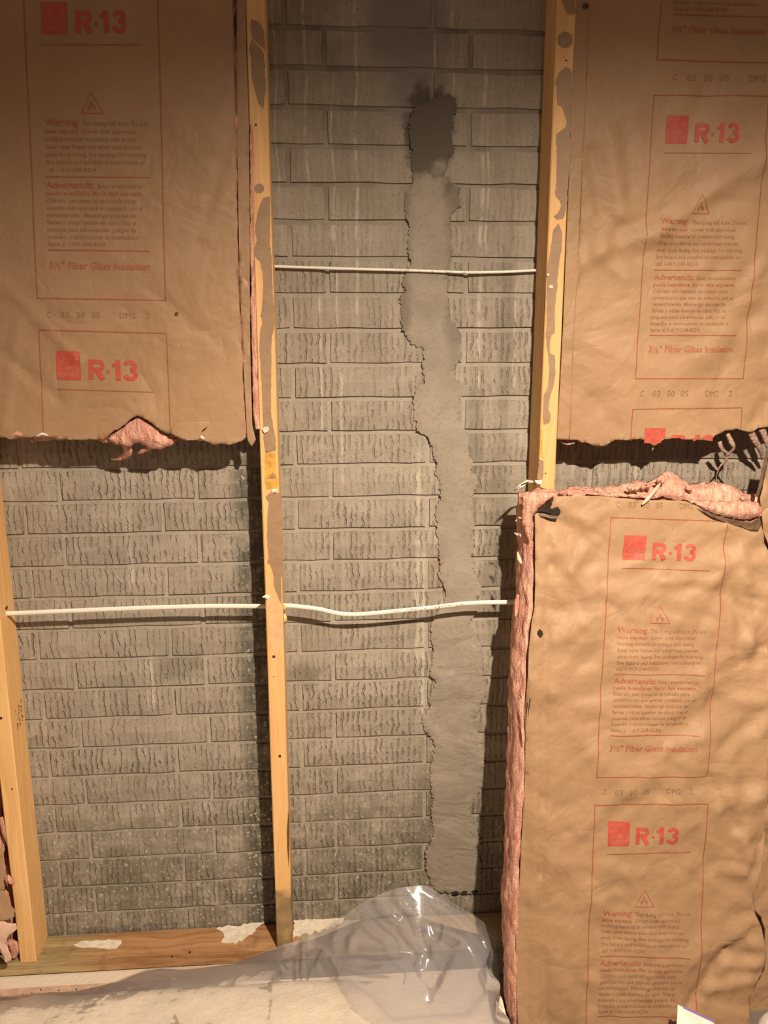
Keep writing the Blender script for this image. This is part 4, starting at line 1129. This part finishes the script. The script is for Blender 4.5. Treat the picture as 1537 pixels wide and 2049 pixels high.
# ------------------------------------------------------------------ paper scrap stapled to the right stud
ps = thing('paper_scrap', tuple(hit([(1068, 966)], .1)[0]), 'small white torn paper scrap stuck on the right stud above the batt', 'scrap')
def ribbon(name, px, D, mat, parent, label=None):
    p = [hit([q], d)[0] for q, d in zip(px, D)]
    v, f = slab(p, (0, -.0008, .0003))
    obj(name, v, f, mat, parent, label=label)
ribbon('paper_wing', [(1029, 981), (1038, 971), (1048, 964), (1054.6, 960), (1066, 962), (1071, 965), (1064, 966), (1055, 967), (1048, 973)], [.14, .135, .125, .118, .105, .098, .103, .112, .128], WHITEPAPER, ps)
ribbon('paper_wing', [(1070, 961), (1085, 961), (1083, 969), (1072, 968)], [.097, .1, .1, .097], WHITEPAPER, ps)
wisp('dark_fold', [(1066, 962), (1073, 968), (1080, 975), (1088, 979)], [.1, .105, .105, .1], [.002, .0025, .0018, .001], ps, KRAFTBACK)
wisp('dark_fold', [(1068, 961), (1070, 970), (1071, 978)], [.1, .103, .1], [.0025, .0022, .001], ps, KRAFTBACK)
wisp('dark_fold', [(1029, 981), (1045, 970), (1058, 964)], [.141, .13, .116], [.0010, .0016, .0010], ps, KRAFTBACK)

# ------------------------------------------------------------------ tack strip, carpet, plastic sheet
ts = thing('tack_strip', (.1, -.135, .001), 'pinkish carpet tack strip with nails on the floor, lower left', 'tack strip')
A = hitz([(-40, 1986), (215, 1971), (340, 1964), (340, 1979), (215, 1987), (-40, 2005)], .001)
v, f = slab(A, (0, 0, .006)); obj('strip', v, f, TACK, ts)
for (x, y) in ((3, 1988), (15, 1990), (47, 1985), (64, 1982), (82, 1975), (100, 1981), (118, 1977), (134, 1979), (153, 1974), (184, 1972), (200, 1974)):
    p = hitz([(x, y + 6)], .007)[0]
    v, f = tube([tuple(p), (p[0], p[1] - .001, p[2] + .005)], [.0019, .0004], 6)
    obj('nail', v, f, NAIL, ts)

def carpet_z(x, y):
    ye = -.168 + .010 * fr((x, 0, 0), 9, 3)
    if x > .76: ye -= .125 * min(1, (x - .76) / .09)
    if x > 1.02: ye += .06 * min(1, (x - 1.02) / .06)
    k = min(1, max(0, (ye - y) / .035))
    return .001 + k ** .5 * (.030 + .008 * fr((x, y, 1), 9, 2) + .0035 * fr((x, y, 3), 60, 3))
nx, ny = 130, 46
V = []
for j in range(ny + 1):
    for i in range(nx + 1):
        x = -.45 + 1.555 * i / nx; y = -.152 - .72 * (j / ny) ** 1.3
        V.append((x, y, carpet_z(x, y)))
Fc = [(j * (nx + 1) + i, (j + 1) * (nx + 1) + i, (j + 1) * (nx + 1) + i + 1, j * (nx + 1) + i + 1) for j in range(ny) for i in range(nx)]
ca = obj('carpet', V, Fc, CARPET, None, smooth=True, base=(.35, -.45, .0))
tag(ca, 'cream pile carpet lying under the plastic sheet', 'carpet')

# clear plastic sheet heaped against the foot of the wall
TOP = [((-40, 2022), .165, .030), ((120, 2012), .160, .030), ((205, 2003), .150, .028), ((240, 1985), .135, .024), ((265, 1962), .12, .024), ((295, 1944), .105, .026), ((330, 1937), .100, .022), ((385, 1946), .108, .020), ((470, 1925), .098, .036), ((510, 1910), .098, .046), ((560, 1893), .104, 0), ((600, 1881), .104, 0), ((640, 1862), .106, 0), ((680, 1838), .11, 0), ((715, 1814), .115, 0), ((750, 1794), .12, 0), ((790, 1779), .128, 0), ((825, 1773), .132, 0), ((848, 1771), .132, 0), ((866, 1778), .13, 0), ((884, 1795), .128, 0), ((910, 1817), .125, 0), ((940, 1838), .122, 0), ((980, 1868), .12, 0), ((1010, 1893), .12, 0), ((1040, 1917), .12, 0)]
tp = np.array([q[0] for q in TOP], float)
tp_s = np.array(smoothline([(*q[0], q[1]) for q in TOP], 9))
def film():
    n = 420; m = 150
    # resample the top edge evenly
    L = np.concatenate([[0], np.cumsum(np.linalg.norm(np.diff(tp_s[:, :2], axis=0), axis=1))])
    u = np.linspace(0, L[-1], n + 1)
    E = np.stack([np.interp(u, L, tp_s[:, k]) for k in range(3)], -1)
    T = np.array([hit([e[:2]], e[2])[0] for e in E])
    T[:, 2] = np.maximum(T[:, 2], .012)
    for _ in range(6): T[1:-1] = (T[:-2] + 2 * T[1:-1] + T[2:]) / 4
    V = np.zeros((m + 1, n + 1, 3))
    for i in range(n + 1):
        t0 = T[i]
        hz = t0[2]
        B = np.array([t0[0] * .93 + .03, -.70, .05])
        for j in range(m + 1):
            t = j / m
            y = t0[1] + (B[1] - t0[1]) * t ** 1.25
            run = (t0[1] - y)
            fall = math.exp(-run / (.060 + .45 * hz))
            base = .046 + .008 * math.sin(7 * t0[0] + 3)
            za = hz + (base - hz) * (1 - math.exp(-run / .03))
            zb = base + (hz - base) * fall
            k = min(1, max(0, (hz - .03) / .045)); k = k * k * (3 - 2 * k)
            z = za + (zb - za) * k
            V[j, i] = (t0[0] + (B[0] - t0[0]) * t, y, z)
    return V
FV = film()
shp = FV.shape
flatv = FV.reshape(-1, 3)
# normals of the plain surface, then creases and pleats raised along lines
du = np.gradient(FV, axis=1); dv = np.gradient(FV, axis=0)
NN = np.cross(dv, du).reshape(-1, 3); NN /= (np.linalg.norm(NN, axis=1, keepdims=True) + 1e-9)
NN[NN[:, 1] > 0] *= -1
PX = project(flatv)
def seg_field(p, q, w):
    p = np.array(p, float); q = np.array(q, float); L = np.linalg.norm(q - p); d = (q - p) / L
    r = PX - p; t = r @ d; nn = r[:, 0] * -d[1] + r[:, 1] * d[0]
    k = np.clip(np.minimum(t, L - t) / (.25 * L) + .0, 0, 1)
    return k, nn / w
disp = np.zeros(len(flatv))
for p, q, a, w in (((748, 1797), (800, 1845), .007, 13), ((800, 1845), (846, 1906), .008, 13), ((790, 1779), (825, 1825), .009, 15), ((825, 1820), (843, 1870), .010, 14), ((838, 1860), (858, 1915), .007, 12),
                   ((846, 1900), (838, 1940), .005, 10), ((850, 1900), (875, 1965), .004, 10), ((609, 1868), (607, 1950), .006, 7), ((619, 1866), (620, 1950), .007, 7), ((706, 1868), (704, 1910), .006, 11), ((650, 1900), (630, 1950), .005, 9), ((858, 1842), (868, 1880), .006, 8), ((882, 1842), (872, 1884), .006, 8),
                   ((830, 1910), (700, 1900), .006, 16), ((830, 1915), (720, 1925), -.004, 14), ((905, 1890), (850, 2000), .005, 22), ((880, 1890), (920, 1880), .004, 10), ((590, 1955), (520, 1965), .003, 12), ((300, 1945), (380, 1950), .003, 14), ((560, 1895), (590, 1940), .005, 14), ((690, 1835), (665, 1900), .004, 16),
                   ((340, 2022), (352, 2050), .003, 9)):
    k, s_ = seg_field(p, q, w)
    disp += 1.8 * a * np.sqrt(k) * np.exp(-(s_ * 1.5) ** 2)
# the big fold on the right: a pleat that stands proud, then drops back
FOLD = [(858, 1772), (874, 1800), (906, 1834), (935, 1863), (958, 1895), (978, 1937), (995, 1966), (1005, 2006), (1018, 2060)]
fx = np.interp(PX[:, 1], [p[1] for p in FOLD], [p[0] for p in FOLD])
s_ = PX[:, 0] - fx
on = np.clip((PX[:, 1] - 1778) / 50, 0, 1)
k = np.clip((s_ + 27) / 25, 0, 1); k = k * k * (3 - 2 * k)
disp += on * .036 * k * np.exp(-np.maximum(s_, 0) / 70)
nz_ = np.array([fr(tuple(p), 11, 3) for p in flatv])
disp += .0025 * nz_
flatv = flatv + NN * disp[:, None]
flatv[:, 2] = np.maximum(flatv[:, 2], .004)
for i_ in range(len(flatv)):             # rest on the plate, the carpet and the batt
    x, y, z = flatv[i_]
    if y < -.20: flatv[i_, 0] = x = min(x, 1.088 + .010 * math.sin(y * 60))
    if y > -DF - .004: flatv[i_, 2] = max(z, .045)
    else: flatv[i_, 2] = max(flatv[i_, 2], carpet_z(x, y) + .003)
G_ = flatv.reshape(shp)
for _ in range(2): G_[3:, 1:-1] = (G_[3:, :-2] + 2 * G_[3:, 1:-1] + G_[3:, 2:]) / 4
flatv = G_.reshape(-1, 3)
n1, n0 = shp[1], shp[0]
Fc = [(j * n1 + i, (j + 1) * n1 + i, (j + 1) * n1 + i + 1, j * n1 + i + 1) for j in range(n0 - 1) for i in range(n1 - 1)]
fo = obj('plastic_sheet', flatv, Fc, FILM, None, smooth=True, base=(.6, -.3, .03))
tag(fo, 'clear plastic sheet heaped over the carpet at the foot of the wall', 'plastic sheet')

# the sheet lies doubled in the heap: an inner layer a little behind the outer one
def inner_layer():
    G = FV.copy()
    cols = [i for i in range(shp[1]) if FV[0, i, 2] > .052]
    i0, i1 = cols[0], cols[-1]
    G = G[:95, i0:i1 + 1]
    k = np.clip(np.arange(95) / 12, 0, 1)[:, None]
    q = G.reshape(-1, 3)
    w = np.array([fr((p[0], p[1] + 4, p[2]), 9, 3) for p in q]).reshape(G.shape[:2])
    G[:, :, 1] += .010 * k + .006 * w * k
    G[:, :, 2] -= .010 * k - .004 * w * k
    G[:, :, 2] = np.maximum(G[:, :, 2], np.where(G[:, :, 1] > -DF - .004, .042, .012))
    n1_, n0_ = G.shape[1], G.shape[0]
    lim = [14 + 72 * (lambda t: t * t * (3 - 2 * t))(min(1, max(0, (i - n1_ * .08) / (n1_ * .45)))) + 5 * math.sin(i * .13) for i in range(n1_)]
    F_ = [(j * n1_ + i, (j + 1) * n1_ + i, (j + 1) * n1_ + i + 1, j * n1_ + i + 1) for j in range(n0_ - 1) for i in range(n1_ - 1) if j < lim[i]]
    obj('folded_layer', G.reshape(-1, 3), F_, FILM, fo, smooth=True)
inner_layer()

# ------------------------------------------------------------------ things at the bottom right corner
cb = thing('carton', tuple(hitz([(1385, 2062)], .0)[0] * 0 + np.array([1.36, -.46, .0])), 'white carton corner with a purple edge, in front of the batt', 'box')
c0 = hit([(1384, 2050)], .46)[0]
def carton():
    zt = c0[2] + .012
    a = math.radians(24)
    def R(u, v): return (c0[0] + .01 + u * math.cos(a) - v * math.sin(a), -.44 - u * math.sin(a) - v * math.cos(a))
    P = [R(-.03, -.01), R(.045, -.01), R(.045, .07), R(-.03, .07)]
    z0_ = .0
    V = [(x, y, z0_) for x, y in P] + [(x, y, zt - (.0 if k in (0,) else .02 if k == 1 else .03)) for k, (x, y) in enumerate(P)]
    obj('carton_body', V, [(3, 2, 1, 0), (4, 5, 6, 7), (0, 1, 5, 4), (1, 2, 6, 5), (2, 3, 7, 6), (3, 0, 4, 7)], WHITEPAPER, cb)
    q0, q1 = np.array(V[4]), np.array(V[5])
    v, f = tube([tuple(q0 + (q1 - q0) * .15), tuple(q1)], .003, 6)
    obj('printed_edge', v, f, PURPLE, cb, label='purple printed edge')
carton()
bc = hit([(1556, 2050)], .45)[0]
def bag():
    V = []; Fc = []
    n, m = 20, 14
    r = .062
    for j in range(m + 1):
        ph = j / m
        zz_ = (bc[2] + .055) * ph
        rad = r * (1 - .25 * ph ** 3) * (math.sqrt(max(0, 1 - ((ph - .4) / .62) ** 2)) if ph > .4 else 1)
        for i in range(n):
            g = 2 * math.pi * i / n
            k = 1 + .07 * fr((math.cos(g), math.sin(g), ph * 3), 1.5, 3)
            V.append((bc[0] + .012 + rad * k * math.cos(g), -.47 + rad * k * math.sin(g), zz_))
    for j in range(m):
        for i in range(n):
            Fc.append((j * n + i, j * n + (i + 1) % n, (j + 1) * n + (i + 1) % n, (j + 1) * n + i))
    Fc.append(tuple(range(n - 1, -1, -1))); Fc.append(tuple(m * n + i for i in range(n)))
    o = obj('bag', V, Fc, BAGM, None, smooth=True, base=(bc[0] + .012, -.47, 0))
    tag(o, 'rounded white plastic bag at the bottom right corner', 'bag')
bag()
